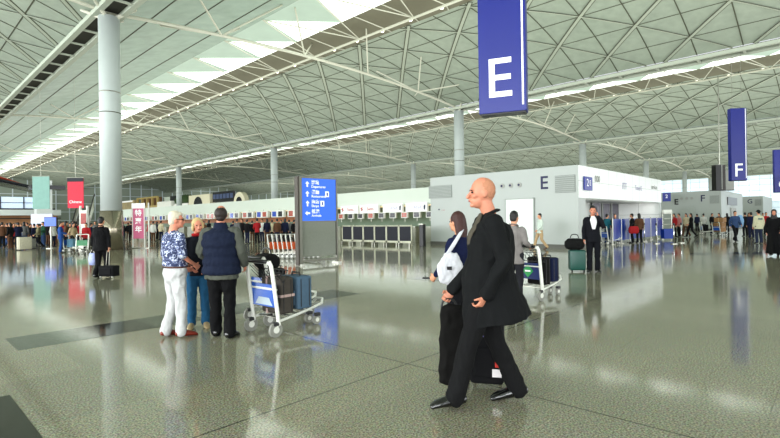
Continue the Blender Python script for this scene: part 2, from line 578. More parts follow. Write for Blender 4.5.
# arched tie trusses across each vault at the column lines
for k in range(-1, 5):
    for j in range(0, 4):
        y = YC0 + j * SYC
        xa = vault_x(k)
        t = MB()
        def arch(u): return ZV + 0.1 + 0.9 * (1 - (2 * u - 1) ** 2)
        t.tube([(xa + u / 20 * SX, y, arch(u / 20)) for u in range(21)], 0.11, seg=6, cap='flat')
        for u in (0.2, 0.4, 0.6, 0.8):
            a = Vector((xa + u * SX, y, arch(u)))
            for du, dy in ((0.085, CELL / 2), (-0.085, -CELL / 2), (0.085, -CELL / 2), (-0.085, CELL / 2)):
                if abs(u - 0.5) > 0.05 and (du * dy > 0 or u in (0.2, 0.8)):
                    t.tube([a, (a.x + du * SX, y + dy, zroof(u + du) - 0.05)], 0.065, seg=5, cap='flat')
        tag(t.obj('ceiling_truss', TRUSS), kind='structure')

# ------------------------------------------------------------------ far glazed walls
GLASSWALL = mat('daylight_glazing', (0.86, 0.92, 0.96), 0.4, var=0.06, scale=0.15, emit=0.55)
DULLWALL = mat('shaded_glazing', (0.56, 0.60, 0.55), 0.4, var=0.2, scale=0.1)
wl = MB().b2((212, YMIN, 0), (212.4, YMAX, ZV + 5)).obj('wall_right', GLASSWALL); tag(wl, kind='structure')
mu = MB()
for y in range(int(YMIN), int(YMAX), 3):
    mu.b2((211.9, y - 0.07, 0), (212, y + 0.07, ZV + 4))
for z in range(2, 18, 2):
    mu.b2((211.8, YMIN, z - 0.08), (212, YMAX, z + 0.08))
mu.obj('mullion_grid', mat('mullion', (0.84, 0.88, 0.90), 0.5), wl)
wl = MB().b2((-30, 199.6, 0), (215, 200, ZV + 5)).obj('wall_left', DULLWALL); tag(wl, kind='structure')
mu = MB()
for x in range(-30, 215, 4):
    mu.b2((x - 0.15, 199.3, 0), (x + 0.15, 199.6, ZV + 4))
for z in range(3, 18, 3):
    mu.b2((-30, 199.4, z - 0.1), (215, 199.6, z + 0.1))
mu.obj('mullion_grid', MATS['mullion'], wl)

# ------------------------------------------------------------------ lights
def area(name, loc, sx, sy, power, col=(1, 1, 1), up=False, rot=None):
    l = bpy.data.lights.new(name, 'AREA'); l.shape = 'RECTANGLE'; l.size = sx; l.size_y = sy
    l.energy = power; l.color = col
    o = bpy.data.objects.new(name, l); COL.objects.link(o); o.location = loc
    o.rotation_euler = rot if rot else ((pi, 0, 0) if up else (0, 0, 0))
    return o
# added unseen area sheets facing up, one under each vault, brightening the roof
for k in range(-1, 6):
    area('vault_fill', (vault_x(k) + SX / 2, (YMIN + YMAX) / 2, 6.0), 24, 220, 17500 if k >= 0 else 3500, (1.0, 1.0, 0.94), up=True)

# daylight from the glazed landside and apron facades behind the standpoint
area('facade_daylight', (-29, 60, 7.0), 12, 200, 66000, (0.95, 0.98, 1.0), rot=(0, -pi / 2, 0))
area('facade_daylight', (80, -35, 7.0), 200, 12, 24000, (0.95, 0.98, 1.0), rot=(pi / 2, 0, 0))
# ================================================================== people
V = Vector
J0 = dict(pel=(0, 0, .95), che=(0, -.01, 1.28), nec=(0, -.015, 1.475), hd=(0, .02, 1.635),
          sR=(.168, -.01, 1.40), eR=(.225, -.03, 1.13), wR=(.235, .05, .89),
          sL=(-.168, -.01, 1.40), eL=(-.225, -.03, 1.13), wL=(-.235, .05, .89),
          hR=(.09, 0, .92), kR=(.095, .02, .50), aR=(.105, -.03, .09), tR=(.125, .13, .03),
          hL=(-.09, 0, .92), kL=(-.095, .02, .50), aL=(-.105, -.03, .09), tL=(-.125, .13, .03))

def pose(**kw):
    j = {k: V(v) for k, v in J0.items()}
    for k, v in kw.items():
        j[k] = V(v)
    return j

WALK_A = dict(hR=(.09, .01, .92), kR=(.095, .16, .52), aR=(.10, .27, .11), tR=(.11, .42, .07),
              hL=(-.09, -.01, .92), kL=(-.09, -.04, .49), aL=(-.09, -.30, .15), tL=(-.10, -.17, .03),
              eR=(.23, -.10, 1.14), wR=(.23, -.07, .90), eL=(-.23, .04, 1.14), wL=(-.21, .22, .97))
ARM_PHONE_R = dict(eR=(.24, .10, 1.19), wR=(.13, .10, 1.50))
ARM_FWD = dict(eR=(.23, .02, 1.15), wR=(.19, .27, 1.07), eL=(-.23, .02, 1.15), wL=(-.19, .27, 1.07))
SIT = dict(pel=(0, 0, .50), che=(0, .0, .82), nec=(0, .02, 1.02), hd=(0, .07, 1.17), sR=(.17, .01, .97), sL=(-.17, .01, .97),
           eR=(.21, .04, .70), wR=(.14, .25, .60), eL=(-.21, .04, .70), wL=(-.14, .25, .60),
           hR=(.10, .03, .48), kR=(.12, .42, .50), aR=(.12, .44, .09), tR=(.13, .60, .03),
           hL=(-.10, .03, .48), kL=(-.12, .42, .50), aL=(-.12, .44, .09), tL=(-.13, .60, .03))

def hand(mb, w, d, palm_n, curl=0.5, side=1, sc=1.0, seg=6):
    """five fingered hand. w wrist, d direction of the hand, palm_n normal out of the palm, side = +1 right, -1 left"""
    d = V(d).normalized(); n = (V(palm_n) - d * V(palm_n).dot(d)).normalized()
    x = d.cross(n) * side           # towards the thumb
    w = V(w)
    mb.tube([w - d * .01, w + d * .03 * sc, w + d * .085 * sc], [(.026 * sc, .020 * sc), (.038 * sc, .017 * sc), (.040 * sc, .014 * sc)], seg=10, ref=x)
    L = [(.030, .068), (.010, .077), (-.011, .072), (-.030, .056)]
    for i, (o, ln) in enumerate(L):
        p = w + d * (.083 - abs(o) * .15) * sc + x * o * sc
        pts = [p]; dd = V(d) + x * o * 1.2
        dd.normalize()
        a = 0
        for seglen, bend in ((.45, .55), (.32, .9), (.23, .7)):
            a += curl * bend * (1 + .08 * i)
            v = dd * cos(a) + n * sin(a)
            pts.append(pts[-1] + v * ln * seglen * sc)
        mb.tube(pts, [.0095 * sc, .009 * sc, .008 * sc, .0065 * sc], seg=seg)
    p = w + d * .028 * sc + x * .028 * sc
    t1 = (x * .75 + d * .6 + n * .35).normalized(); t2 = (x * (.35 - .5 * curl) + d * .8 + n * (.4 + .5 * curl)).normalized()
    mb.tube([p - x * .012 * sc, p + t1 * .034 * sc, p + t1 * .034 * sc + t2 * .032 * sc], [.014 * sc, .011 * sc, .0085 * sc], seg=seg)
    return w + d * .075 * sc + n * .028 * sc

def person(label, loc, rz, H=1.72, P=None, top='jacket', tc=(.1, .1, .1), bc=(.08, .08, .09), hair='short', hm=None, skin=None,
           head_yaw=0.0, head_pitch=0.0, det=0, fat=1.0, hem=None, flare=0.0, shoe=None, group=None, cat='person', hands=None,
           shirt=None, sleeve='long', scarf=None, lean=None, name='person', tm=None, bm_=None, skirt=None, seed=1, curl=0.5, hshift=0.0, depth=1.0):
    """det 0 far, 1 middle distance, 2 near"""
    P = P or pose()
    skin = skin or SKIN
    vox = (.022, .0125, .0075)[det]
    r = thing(name, label, cat, loc, rz, group, H / 1.75)
    HM = Matrix.Rotation(head_yaw, 3, 'Z') @ Matrix.Rotation(head_pitch, 3, 'X')
    hd = P['hd']
    def hp(x, y, z): return hd + HM @ V((x, y, z))
    ax = (P['sR'] - P['sL']).normalized()
    f_ = fat
    # ---- body
    b = MB()
    b.ell(hp(0, -.008, .018), (.074, .093, .105), HM, 20, 14)
    b.ell(hp(0, .030, -.055), (.054, .060, .062), HM, 16, 10)
    b.ell(hp(0, .074, -.092), (.024, .020, .018), HM)
    b.ell(hp(0, .070, .030), (.050, .022, .014), HM)
    for s in (-1, 1):
        b.ell(hp(s * .040, .062, -.022), (.022, .022, .018), HM)
        b.ell(hp(s * .077, -.008, -.008), (.009, .021, .031), HM)
    b.tube([hp(0, .080, .016), hp(0, .100, -.012), hp(0, .109, -.030)], [.009, .012, .015], seg=8)
    b.ell(hp(0, .088, -.056), (.026, .014, .011), HM)
    b.tube([P['nec'] - V((0, 0, .05)), P['nec'] + V((0, .0, .02)), hp(0, -.018, -.06)], [.068, .056, .056], seg=14)
    b.tube([P['pel'] + V((0, 0, -.03)), P['pel'].lerp(P['che'], .45), P['che'], P['nec'] - V((0, 0, .07))], [(.125, .085), (.11, .075), (.125, .085), (.105, .06)], ref=ax, n=3, seg=16)
    for s in 'RL':
        b.tube([P['s' + s], P['e' + s], P['w' + s]], [.044, .036, .026], n=2)
        b.tube([P['h' + s], P['k' + s], P['a' + s]], [.075, .050, .036], n=2)
        b.tube([P['a' + s], P['a' + s].lerp(P['t' + s], .7)], [.034, .018])
    hb = MB(); grip = {}
    for s, sg in (('R', 1), ('L', -1)):
        fd = (P['w' + s] - P['e' + s]).normalized()
        opt = (hands or {}).get(s, {})
        dd = V(opt['d']) if 'd' in opt else fd
        nn = V(opt['n']) if 'n' in opt else V((-sg, .15, 0))
        grip[s] = hand(hb, P['w' + s] + fd * .012, dd, nn, opt.get('curl', curl), sg * opt.get('flip', 1), 1.0, 6)
    if det == 2:
        b.add(hb.v, hb.f)
        b.obj('body', skin, r, remesh=.0065, relax=3)
    else:
        b.obj('body', skin, r, remesh=vox, relax=2, raw=hb)
    # ---- eyes and mouth
    if det >= 1:
        for s in (-1, 1):
            MB().ell(hp(s * .031, .080, .006), (.013, .009, .007), HM).obj('eye', EYEW, r, smooth=True)
            if det == 2:
                MB().ell(hp(s * .031, .0865, .022), (.018, .006, .004), HM).obj('eyebrow', HAIR_BRN, r, smooth=True)
        MB().ell(hp(0, .097, -.058), (.023, .008, .006), HM).obj('lips', LIPS, r, smooth=True)
    # ---- hair
    hm = hm or HAIR_BLK
    h = MB()
    if hair == 'short':
        h.ell(hp(0, -.022, .036), (.083, .088, .102), HM, 18, 12)
        h.ell(hp(0, -.052, -.02), (.072, .055, .065), HM)
        h.ell(hp(0, .045, .085), (.052, .04, .03), HM)
    elif hair == 'bald_fringe':
        h.ell(hp(0, -.040, .005), (.082, .074, .075), HM, 18, 12)
        h.ell(hp(0, -.060, -.045), (.060, .045, .045), HM)
    elif hair == 'thinning':
        h.ell(hp(0, -.034, .016), (.083, .080, .090), HM, 18, 12)
        h.ell(hp(0, -.060, -.045), (.060, .045, .045), HM)
    elif hair == 'stubble':
        h.ell(hp(0, -.020, .022), (.0765, .086, .098), HM, 18, 12)
    elif hair == 'long':
        h.ell(hp(0, -.018, .034), (.086, .094, .105), HM, 18, 12)
        h.tube([hp(0, -.045, .03), hp(0, -.07, -.10), hp(0, -.075, -.20)], [(.088, .07), (.095, .06), (.075, .035)], ref=HM @ V((1, 0, 0)), n=3, seg=14)
    elif hair == 'bob':
        h.ell(hp(0, -.018, .032), (.088, .092, .106), HM, 18, 12)
        h.ell(hp(0, -.045, -.035), (.088, .065, .075), HM, 18, 12)
        for s in (-1, 1): h.ell(hp(s * .075, .015, -.02), (.02, .04, .07), HM)
    elif hair == 'hat':
        h.ell(hp(0, -.01, .055), (.088, .10, .085), HM, 18, 12)
        h.tube([hp(0, 0, .035), hp(0, 0, .05)], [.15, .15], seg=22, cap='flat')
        h.ell(hp(0, -.05, -.02), (.07, .055, .06), HM)
    elif hair == 'hijab':
        h.ell(hp(0, -.018, .022), (.092, .098, .115), HM, 18, 12)
        h.tube([hp(0, -.02, -.06), P['nec'], P['nec'] - V((0, 0, .10))], [.085, .10, (.17, .12)], ref=ax, n=3, seg=16)
    if h.v:
        h.obj('hat' if hair == 'hat' else 'headscarf' if hair == 'hijab' else 'hair', hm, r, remesh=max(vox * .8, .007), relax=1, fold=.004 if det else 0, fscale=.02)
    # ---- trousers / skirt and shoes
    lf_ = 1 + (f_ - 1) * .35
    bmat = bm_ or fab(bc)
    if skirt is None:
        t = MB()
        t.tube([P['hR'] + V((-.0, 0, -.02)), P['pel'] + V((0, -.01, .02)), P['hL'] + V((0, 0, -.02))], [(.105 * f_, .10 * f_)] * 3, n=2, ref=(0, 0, 1), seg=14)
        t.tube([P['pel'] + V((0, 0, -.08)), P['pel'] + V((0, 0, .08))], [(.15 * f_, .115 * f_), (.145 * f_, .105 * f_)], ref=ax, seg=16)
        for s in 'RL':
            a = P['a' + s]; k = P['k' + s]
            end = a + (a - k).normalized() * .015
            t.tube([P['h' + s], P['h' + s].lerp(k, .5), k, k.lerp(a, .5), end], [.098 * lf_, .090 * lf_, .072 * lf_, .067 * lf_, .070 * lf_], n=3, seg=14)
        t.obj('trousers', bmat, r, remesh=vox, relax=2, fold=(.010, .016, .014)[det], fscale=.13, seed=seed)
    else:
        t = MB()
        z0 = skirt
        t.tube([P['pel'] + V((0, 0, .08)), P['pel'] + V((0, 0, -.08)), V((P['pel'].x, P['pel'].y, z0))], [(.14 * f_, .10), (.17 * f_, .13), (.24, .20)], ref=ax, n=3, seg=18, cap='flat')
        t.obj('skirt', bmat, r, remesh=vox, relax=1, fold=.02, fscale=.10, seed=seed)
    sm = shoe or BLACKSHOE
    for s in 'RL':
        a, tt = P['a' + s], P['t' + s]
        sh = MB()
        dirv = (tt - a); dirv.normalize()
        up = V((0, 0, 1)); sd = dirv.cross(up).normalized(); n_ = sd.cross(dirv)
        heel = a - n_ * .045 - dirv * .035
        toe = tt + dirv * .05
        sh.tube([heel, a.lerp(tt, .4) - n_ * .018, tt, toe], [(.040, .040), (.046, .044), (.052, .032), (.038, .022)], ref=sd, n=3, seg=12)
        sh.tube([a + V((0, 0, .012)), a - n_ * .02], [.046, .044], seg=10)
        so = sh.obj('shoe', sm, r, remesh=max(vox * .8, .007), relax=2)
    # ---- top garments
    tmat = tm or fab(tc)
    pel, che, nec = P['pel'], P['che'], P['nec']
    long_ = {'shirt': .90, 'jacket': .80, 'coat': .56, 'vest': .84, 'robe': .10}.get(top, .82)
    hz_ = hem if hem is not None else long_
    scale_up = {'shirt': 0, 'jacket': .012, 'coat': .022, 'vest': .030, 'robe': .02}.get(top, 0)
    g = MB()
    rise = V((pel.x, pel.y + hshift, hz_))
    wa, wb = .155 * f_ + scale_up, .115 * f_ + scale_up
    pts = [rise, (pel + V((0, 0, .02))) if hz_ < pel.z - .04 else rise + V((0, 0, .03)), pel.lerp(che, .5), che + V((0, 0, .02)), nec + V((0, 0, -.085)), nec + V((0, 0, -.03)), nec + V((0, 0, .005))]
    rr = [(wa + .02 + flare, wb + .02 + flare), (wa + .008, wb + .008), (wa - .008, wb), (wa + .018, wb + .012), (.165 * f_, .10 * f_ + scale_up * .6), (.115, .075), (.068, .062)]
    rr = [(a_, b_ * (depth if i_ < 2 else 1 + (depth - 1) * .6 if i_ < 3 else 1 + (depth - 1) * .3 if i_ < 4 else 1)) for i_, (a_, b_) in enumerate(rr)]
    g.tube(pts, rr, ref=ax, n=4, seg=22, cap='flat')
    tops = [('vest' if top == 'vest' else {'shirt': 'shirt', 'robe': 'robe'}.get(top, 'coat' if top == 'coat' else 'jacket'))]
    sl = MB()
    for s in 'RL':
        sh, e, wv = P['s' + s], P['e' + s], P['w' + s]
        su = scale_up * .5
        inn = nec.lerp(sh, .5) + V((0, 0, -.055))
        if sleeve == 'long':
            sp = [inn, sh, sh.lerp(e, .55), e, e.lerp(wv, .55), wv]
            sr = [.055, .062 + su, .054 + su, .049 + su, .044 + su, .040 + su]
        else:
            sp = [inn, sh, sh.lerp(e, .55), e]
            sr = [.055, .066, .062, .062]
        (sl if top == 'vest' else g).tube(sp, sr, n=3, seg=14)
    if top == 'vest':
        v = MB()
        n_ = 44
        Pv, Rv = [], []
        # resample quilted body
        keyz = [p.z for p in pts]
        for i in range(n_ + 1):
            z = hz_ + (nec.z + .0 - hz_) * i / n_
            for a_ in range(len(pts) - 1):
                if pts[a_].z <= z <= pts[a_ + 1].z or a_ == len(pts) - 2:
                    w_ = max(0, min(1, (z - pts[a_].z) / max(1e-6, pts[a_ + 1].z - pts[a_].z)))
                    c = pts[a_].lerp(pts[a_ + 1], w_); ra = rr[a_][0] * (1 - w_) + rr[a_ + 1][0] * w_; rb = rr[a_][1] * (1 - w_) + rr[a_ + 1][1] * w_
                    break
            q = .030 * (abs(sin((z - hz_) / .118 * pi)) ** .5) - .012
            if i < n_ - 5:
                Pv.append(c); Rv.append((ra + q, rb + q))
        Pv += [nec + V((0, 0, -.02)), nec + V((0, -.005, .055))]; Rv += [(.10, .085), (.078, .072)]
        v.tube(Pv, Rv, ref=ax, seg=26, cap='flat')
        v.obj('vest', tmat, r, remesh=vox, relax=1, fold=.008, fscale=.06, seed=seed)
        sl.tube([P['pel'] + V((0, 0, -.17)), P['pel'] + V((0, 0, .1))], [(.175 * f_, .135 * f_), (.16 * f_, .12 * f_)], ref=ax, seg=20, cap='flat')
        sl.obj('shirt', shirt or fab((.35, .36, .33)), r, remesh=vox, relax=2, fold=.014, fscale=.10, seed=seed + 1)
    else:
        g.obj(tops[0], tmat, r, remesh=vox, relax=2, fold=(.010, .015, .017)[det], fscale=(.14, .13, .17)[det], seed=seed)
        if top in ('jacket', 'coat') and det >= 1:
            c = MB()
            c.tube([nec + V((-.065, .03, .0)), nec + V((-.07, -.03, .025)), nec + V((0, -.065, .035)), nec + V((.07, -.03, .025)), nec + V((.065, .03, .0))], [(.012, .028)] * 5, n=3, seg=8, ref=(0, 0, 1))
            for s in (-1, 1):
                c.tube([nec + V((s * .062, .035, .005)), nec + V((s * .07, .085, -.08)), che + V((s * .02, wb + .012, .02))], [(.018, .010), (.030, .010), (.010, .008)], n=3, seg=8, ref=(1, 0, 0))
            c.obj('collar', tmat, r, remesh=vox * .8, relax=1)
    if shirt and top in ('jacket', 'coat'):
        s_ = MB()
        s_.tube([nec + V((0, .062, .0)), nec + V((0, .104, -.09)), che + V((0, wb + .016, .02)), pel.lerp(che, .6) + V((0, wb + .004, 0))], [(.055, .014), (.085, .016), (.075, .016), (.04, .012)], n=3, ref=(1, 0, 0), seg=10)
        s_.obj('shirt', shirt, r, smooth=True)
    if scarf:
        s_ = MB(); s_.tube([nec + V((.07 * cos(a), .01 + .07 * sin(a), .015)) for a in [2 * pi * i / 12 for i in range(13)]], .026, seg=8)
        s_.obj('scarf', scarf, r, smooth=True)
    r['_g'] = 0
    del r['_g']
    return r, grip

def w_of(root, p):
    """local figure point -> place coordinates"""
    M = Matrix.Translation(root.location) @ Matrix.Rotation(root.rotation_euler[2], 4, 'Z') @ Matrix.Scale(root.scale[0], 4)
    return M @ V(p)
# ================================================================== luggage and carts
def suitcase(label, loc, rz, w=.42, h=.62, dp=.24, m=None, cat='suitcase', straps=None, wheels=True, handle=0.0, group=None, name='suitcase', tilt=0.0):
    r = thing(name, label, cat, loc, rz, group)
    if tilt: r.rotation_euler = (tilt, 0, rz)
    z0 = .05 if wheels else 0
    MB().box((0, 0, z0 + h / 2), (w, dp, h)).obj('shell', m, r, bevel=.035, smooth=True)
    p = MB().box((0, -dp / 2 - .012, z0 + h * .36), (w * .74, .03, h * .46)); p.obj('front_pocket', m, r, bevel=.014)
    z = MB()
    for y in (-dp * .28, dp * .28):
        z.tube([(-w / 2 - .002, y, z0 + .04), (-w / 2 - .002, y, z0 + h - .04), (-w / 2 + .04, y, z0 + h + .001), (w / 2 - .04, y, z0 + h + .001), (w / 2 + .002, y, z0 + h - .04), (w / 2 + .002, y, z0 + .04)], .006, seg=5)
    z.obj('zip', BLK, r)
    MB().tube([(-.09, 0, z0 + h), (-.08, 0, z0 + h + .045), (.08, 0, z0 + h + .045), (.09, 0, z0 + h)], .012, seg=8).obj('carry_handle', BLK, r)
    if straps:
        s = MB()
        for x in (-w * .2, w * .2)[:1]:
            s.box((x, 0, z0 + h / 2), (.035, dp + .012, h + .010))
        s.box((0, 0, z0 + h * .5), (w + .012, dp + .012, .035))
        s.obj('luggage_strap', straps, r)
    if wheels:
        for x in (-w * .38, w * .38):
            MB().cyl((x, dp * .35, .03), .03, .03, 'x', 12).obj('wheel', BLK, r)
    if handle:
        hnd = MB().tube([(-.10, dp * .4, z0 + h - .05), (-.10, dp * .4, z0 + h + handle), (.10, dp * .4, z0 + h + handle), (.10, dp * .4, z0 + h - .05)], .010, seg=8)
        hnd.obj('pull_handle', STEEL, r)
    return r

def softbag(label, loc, rz, w, h, dp, m, name='holdall', cat='bag', strap=True, group=None):
    r = thing(name, label, cat, loc, rz, group)
    b = MB(); b.tube([(-w / 2 + dp * .4, 0, h / 2), (w / 2 - dp * .4, 0, h / 2)], [(dp / 2, h / 2)] * 2, ref=(0, 1, 0), seg=16)
    b.obj('bag_body', m, r, remesh=.014, relax=2, fold=.014, fscale=.12)
    if strap:
        MB().tube([(-w * .25, 0, h * .9), (-w * .15, 0, h * 1.3), (w * .15, 0, h * 1.3), (w * .25, 0, h * .9)], .012, n=3, seg=6).obj('handle', BLK, r)
    return r

AD_BLUE = mat('cart_ad_blue', (0.10, 0.33, 0.68), 0.3, var=0.1)
AD_OR = mat('cart_ad_orange', (0.88, 0.42, 0.16), 0.35, var=0.1, emit=0.15)
def cart(label, loc, rz, ad=AD_BLUE, group=None, words=True):
    """airport trolley: origin on the rear axle, local +Y = pushing direction"""
    r = thing('luggage_cart', label, 'luggage cart', loc, rz, group)
    f = MB()
    W = .29
    for s in (-1, 1):     # inverted-U push frame
        f.tube([(s * W, .05, .16), (s * W, .0, .55), (s * W, -.06, .94), (s * (W - .05), -.07, .985)], [(.036, .022)] * 4, n=2, seg=8, ref=(1, 0, 0))
        f.tube([(s * W, .05, .20), (s * .20, .55, .25), (s * .10, .95, .30)], .020, n=2, seg=8)
        f.tube([(s * W, .0, .09), (s * W, .05, .22)], .024, seg=8)
    f.tube([(-W + .05, -.07, .985), (W - .05, -.07, .985)], .022, seg=8)
    f.tube([(-.10, .95, .30), (-.06, 1.0, .36), (.06, 1.0, .36), (.10, .95, .30)], .02, seg=8)
    f.tube([(-W, .02, .62), (W, .02, .62)], .014, seg=6)
    f.obj('frame', WHITE, r, smooth=True)
    MB().tube([(-.22, -.085, .995), (.22, -.085, .995)], .027, seg=10).obj('handle', BLK, r, smooth=True)
    pl = MB()
    for i in range(6):
        y = .12 + i * .15
        hw = .27 - .17 * (y / .95)
        pl.box((0, y, .215 + .07 * y), (2 * hw, .05, .014))
    pl.obj('platform', STEEL, r)
    bk = MB()
    for i in range(7):
        x = -W + .03 + i * (2 * W - .06) / 6
        bk.tube([(x, .0, .86), (x, .16, .70), (x, .22, .86)], .006, seg=5)
    for y, z in ((.22, .86), (.16, .70)):
        bk.tube([(-W + .02, y, z), (W - .02, y, z)], .008, seg=5)
    bk.obj('basket', BLK, r)
    a = MB().box((0, .03, .53), (2 * W - .06, .02, .30)); ap = a.obj('advert_panel', ad, r)
    if words:
        sw = MB().add([(-.20, .017, .40), (.20, .017, .40), (.12, .017, .50), (-.12, .017, .50)], [(0, 1, 2, 3)])
        sw.obj('advert_picture', mat('ad_silver', (.7, .75, .78), .4), ap)
        sw = MB().box((0, .0175, .62), (.34, .004, .03)); sw.obj('advert_line', SIGNW, ap)
    for i, (x, y, rad) in enumerate(((-W, 0, .098), (W, 0, .098), (-.09, .86, .07), (.09, .86, .07))):
        wh = MB(); wh.tube([(x - .018, y, rad), (x + .018, y, rad)], rad, seg=22, cap='flat')
        wo = wh.obj('wheel', RUBBER, r)
        MB().cyl((x, y, rad), rad * .45, .05, 'x', 14).obj('hub', WHITE, wo)
        MB().box((x, y + .01, rad + .075), (.055, .10, .05)).obj('fender', BLK, wo, bevel=.012)
    return r

# ================================================================== the people standing and walking near
# bald man striding left
lx, dd_ = .79, 3.92
k_ = 1 / (1.86 / 1.75)
Pm = pose(pel=(0, -.01, .94), che=(0, -.03, 1.27), nec=(0, -.015, 1.46), hd=(0, .035, 1.625),
          hL=(-.09, .01, .92), kL=(-.09, .16, .52), aL=(-.09, .27, .11), tL=(-.10, .40, .055),
          hR=(.09, -.01, .92), kR=(.09, -.06, .50), aR=(.09, -.235, .105), tR=(.10, -.09, .035),
          eL=(-.25, -.07, 1.12), wL=(-.21, .05, .885), eR=(.23, .05, 1.12), wR=(.20, .24, .865))
man, gr = person('bald man in a long black coat striding left, nearest figure', CW(lx, dd_), face(-1, 0), 1.86, Pm,
                 top='coat', tc=(.075, .08, .085), bc=(.075, .075, .08), hair='stubble', hm=HAIR_STB, skin=SKIN_RUD, det=2, hem=.655, flare=.03, hshift=-.055, fat=1.10, depth=1.32,
                 hands={'L': dict(curl=.95, n=(.6, .6, 0)), 'R': dict(curl=1.15)}, shirt=fab((.32, .30, .26)), seed=3)
# black garment bag hanging from his far hand
hp_ = w_of(man, gr['R'])
gb = thing('garment_bag', 'folded black garment bag hanging from the far hand of the bald striding man', 'bag', (hp_.x, hp_.y, 0), face(-1, 0))
b = MB()
zt = hp_.z - .03
b.tube([(0, -.02, .14), (0, -.03, .35), (0, -.05, zt - .06)], [(.035, .10), (.045, .115), (.035, .11)], ref=(1, 0, 0), n=3, seg=16)
b.obj('bag_body', fab((.06, .055, .05)), gb, remesh=.009, relax=2, fold=.015, fscale=.12)
MB().tube([(0, -.08, zt - .05), (0, -.05, zt + .01), (0, .03, zt + .01), (0, .05, zt - .05)], .010, n=3, seg=8).obj('handle', BLK, gb, smooth=True)
# upright black wheeled case just behind him
p = CW(.86, 4.35)
sc_ = suitcase('upright black case with red and white tags behind the legs of the bald man', p, face(.25, 1), .30, .56, .22, fab((.09, .09, .10)), handle=.0)
MB().box((.03, -.148, .50), (.16, .012, .035)).obj('name_tag', mat('tag_lilac', (.55, .52, .80), .5), sc_, bevel=.004)
MB().box((.10, -.148, .27), (.05, .012, .10)).obj('luggage_tag', mat('tag_red', (.75, .18, .12), .5), sc_, bevel=.004)
MB().box((.09, -.149, .17), (.08, .012, .07)).obj('luggage_tag', mat('tag_white', (.9, .88, .88), .5), sc_, bevel=.004)

# woman behind him
Pw = pose(eL=(-.215, .02, 1.16), wL=(-.20, .20, 1.00), eR=(.225, .0, 1.13), wR=(.20, .12, .95))
wom, gw = person('woman with long auburn hair and dark blue jumper standing behind the bald man', CW(.76, 5.35), face(-.75, .65), 1.59, Pw,
                 top='shirt', tc=(.08, .11, .24), bc=(.07, .07, .09), hair='long', hm=HAIR_BRN, det=1, hem=.86, head_yaw=-.1, hands={'L': dict(curl=.8)})
pp = w_of(wom, gw['L'])
ph = thing('mobile_phone', 'small dark phone in the hand of the auburn-haired woman', 'phone', pp, face(-.9, .3))
MB().box((0, .05, .0), (.045, .15, .018)).obj('phone_body', BLK, ph, bevel=.006)
MB().box((0, .05, .0095), (.036, .09, .002)).obj('screen', mat('phone_screen', (.12, .15, .14), .15), ph)
wb_ = thing('shoulder_bag', 'white shoulder bag slung at the side of the auburn-haired woman', 'bag', CW(.64, 5.16), face(-.2, 1))
bb = MB(); bb.tube([(-.02, 0, .86), (0, 0, 1.00), (.02, 0, 1.13)], [(.11, .05), (.15, .06), (.09, .04)], ref=(1, 0, 0), n=3, seg=18)
bb.obj('bag_body', fab((.78, .78, .80)), wb_, remesh=.011, relax=2, fold=.012, fscale=.07)
MB().tube([(-.10, .0, 1.05), (.03, -.02, 1.24), (.17, .08, 1.40), (.16, .16, 1.38)], [(.022, .007)] * 4, n=3, ref=(1, 0, .5)).obj('strap', fab((.78, .78, .80)), wb_, smooth=True)
MB().box((-.03, -.064, 1.0), (.05, .01, .035)).obj('buckle', BLK, wb_)

# three people talking beside the carts
def shirt_pattern():
    m, nt, b = newmat('floral_shirt')
    N = nt.nodes; Lk = nt.links.new
    tc = N.new('ShaderNodeTexCoord')
    nz = N.new('ShaderNodeTexNoise'); nz.inputs['Scale'].default_value = 17; nz.inputs['Detail'].default_value = 5; nz.inputs['Distortion'].default_value = 1.6
    Lk(tc.outputs['Object'], nz.inputs['Vector'])
    r = N.new('ShaderNodeValToRGB'); r.color_ramp.interpolation = 'CONSTANT'
    e = r.color_ramp.elements
    e[0].position = 0; e[0].color = lin((.20, .23, .36)) + (1,)
    e[1].position = .50; e[1].color = lin((.42, .46, .60)) + (1,)
    x = e.new(.57); x.color = lin((.82, .84, .90)) + (1,)
    x = e.new(.66); x.color = lin((.30, .33, .47)) + (1,)
    Lk(nz.outputs['Fac'], r.inputs[0]); Lk(r.outputs[0], b.inputs['Base Color']); b.inputs['Roughness'].default_value = .85
    return m
P1 = pose(pel=(0, 0, .93), eR=(.25, -.02, 1.15), wR=(.16, .20, 1.00), eL=(-.24, -.02, 1.15), wL=(-.12, .18, .97),
          hd=(0, .03, 1.625), kR=(.10, .03, .50), aR=(.12, .02, .09), tR=(.14, .18, .03), aL=(-.10, -.09, .09), tL=(-.14, .06, .03))
old, g1 = person('white-haired man in a blue and white patterned shirt and white trousers, seen from behind', CW(-2.90, 6.45), face(.62, .78), 1.68, P1,
                 top='shirt', tm=shirt_pattern(), bc=(.76, .76, .76), hair='short', hm=HAIR_WHT, skin=SKIN_PINK, det=1, hem=.985, sleeve='short', fat=1.22,
                 shoe=mat('tan_leather', (.50, .17, .10), .35, var=.2), head_yaw=-.45, seed=5)
MB().tube([(.190 * cos(a), .002 + .143 * sin(a), .975) for a in [2 * pi * i / 24 for i in range(25)]], [(.010, .022)] * 25, seg=8, ref=(0, 0, 1)).obj('belt', mat('belt_leather', (.33, .16, .10), .4), old, smooth=True)
MB().tube([w_ for w_ in [(-.05, -.144, .975), (.0, -.150, .975), (.05, -.144, .975)]], [(.006, .026)] * 3, seg=8, ref=(0, 0, 1)).obj('belt_patch', mat('belt_black', (.12, .08, .07), .4), old, smooth=True)
glm = MB()
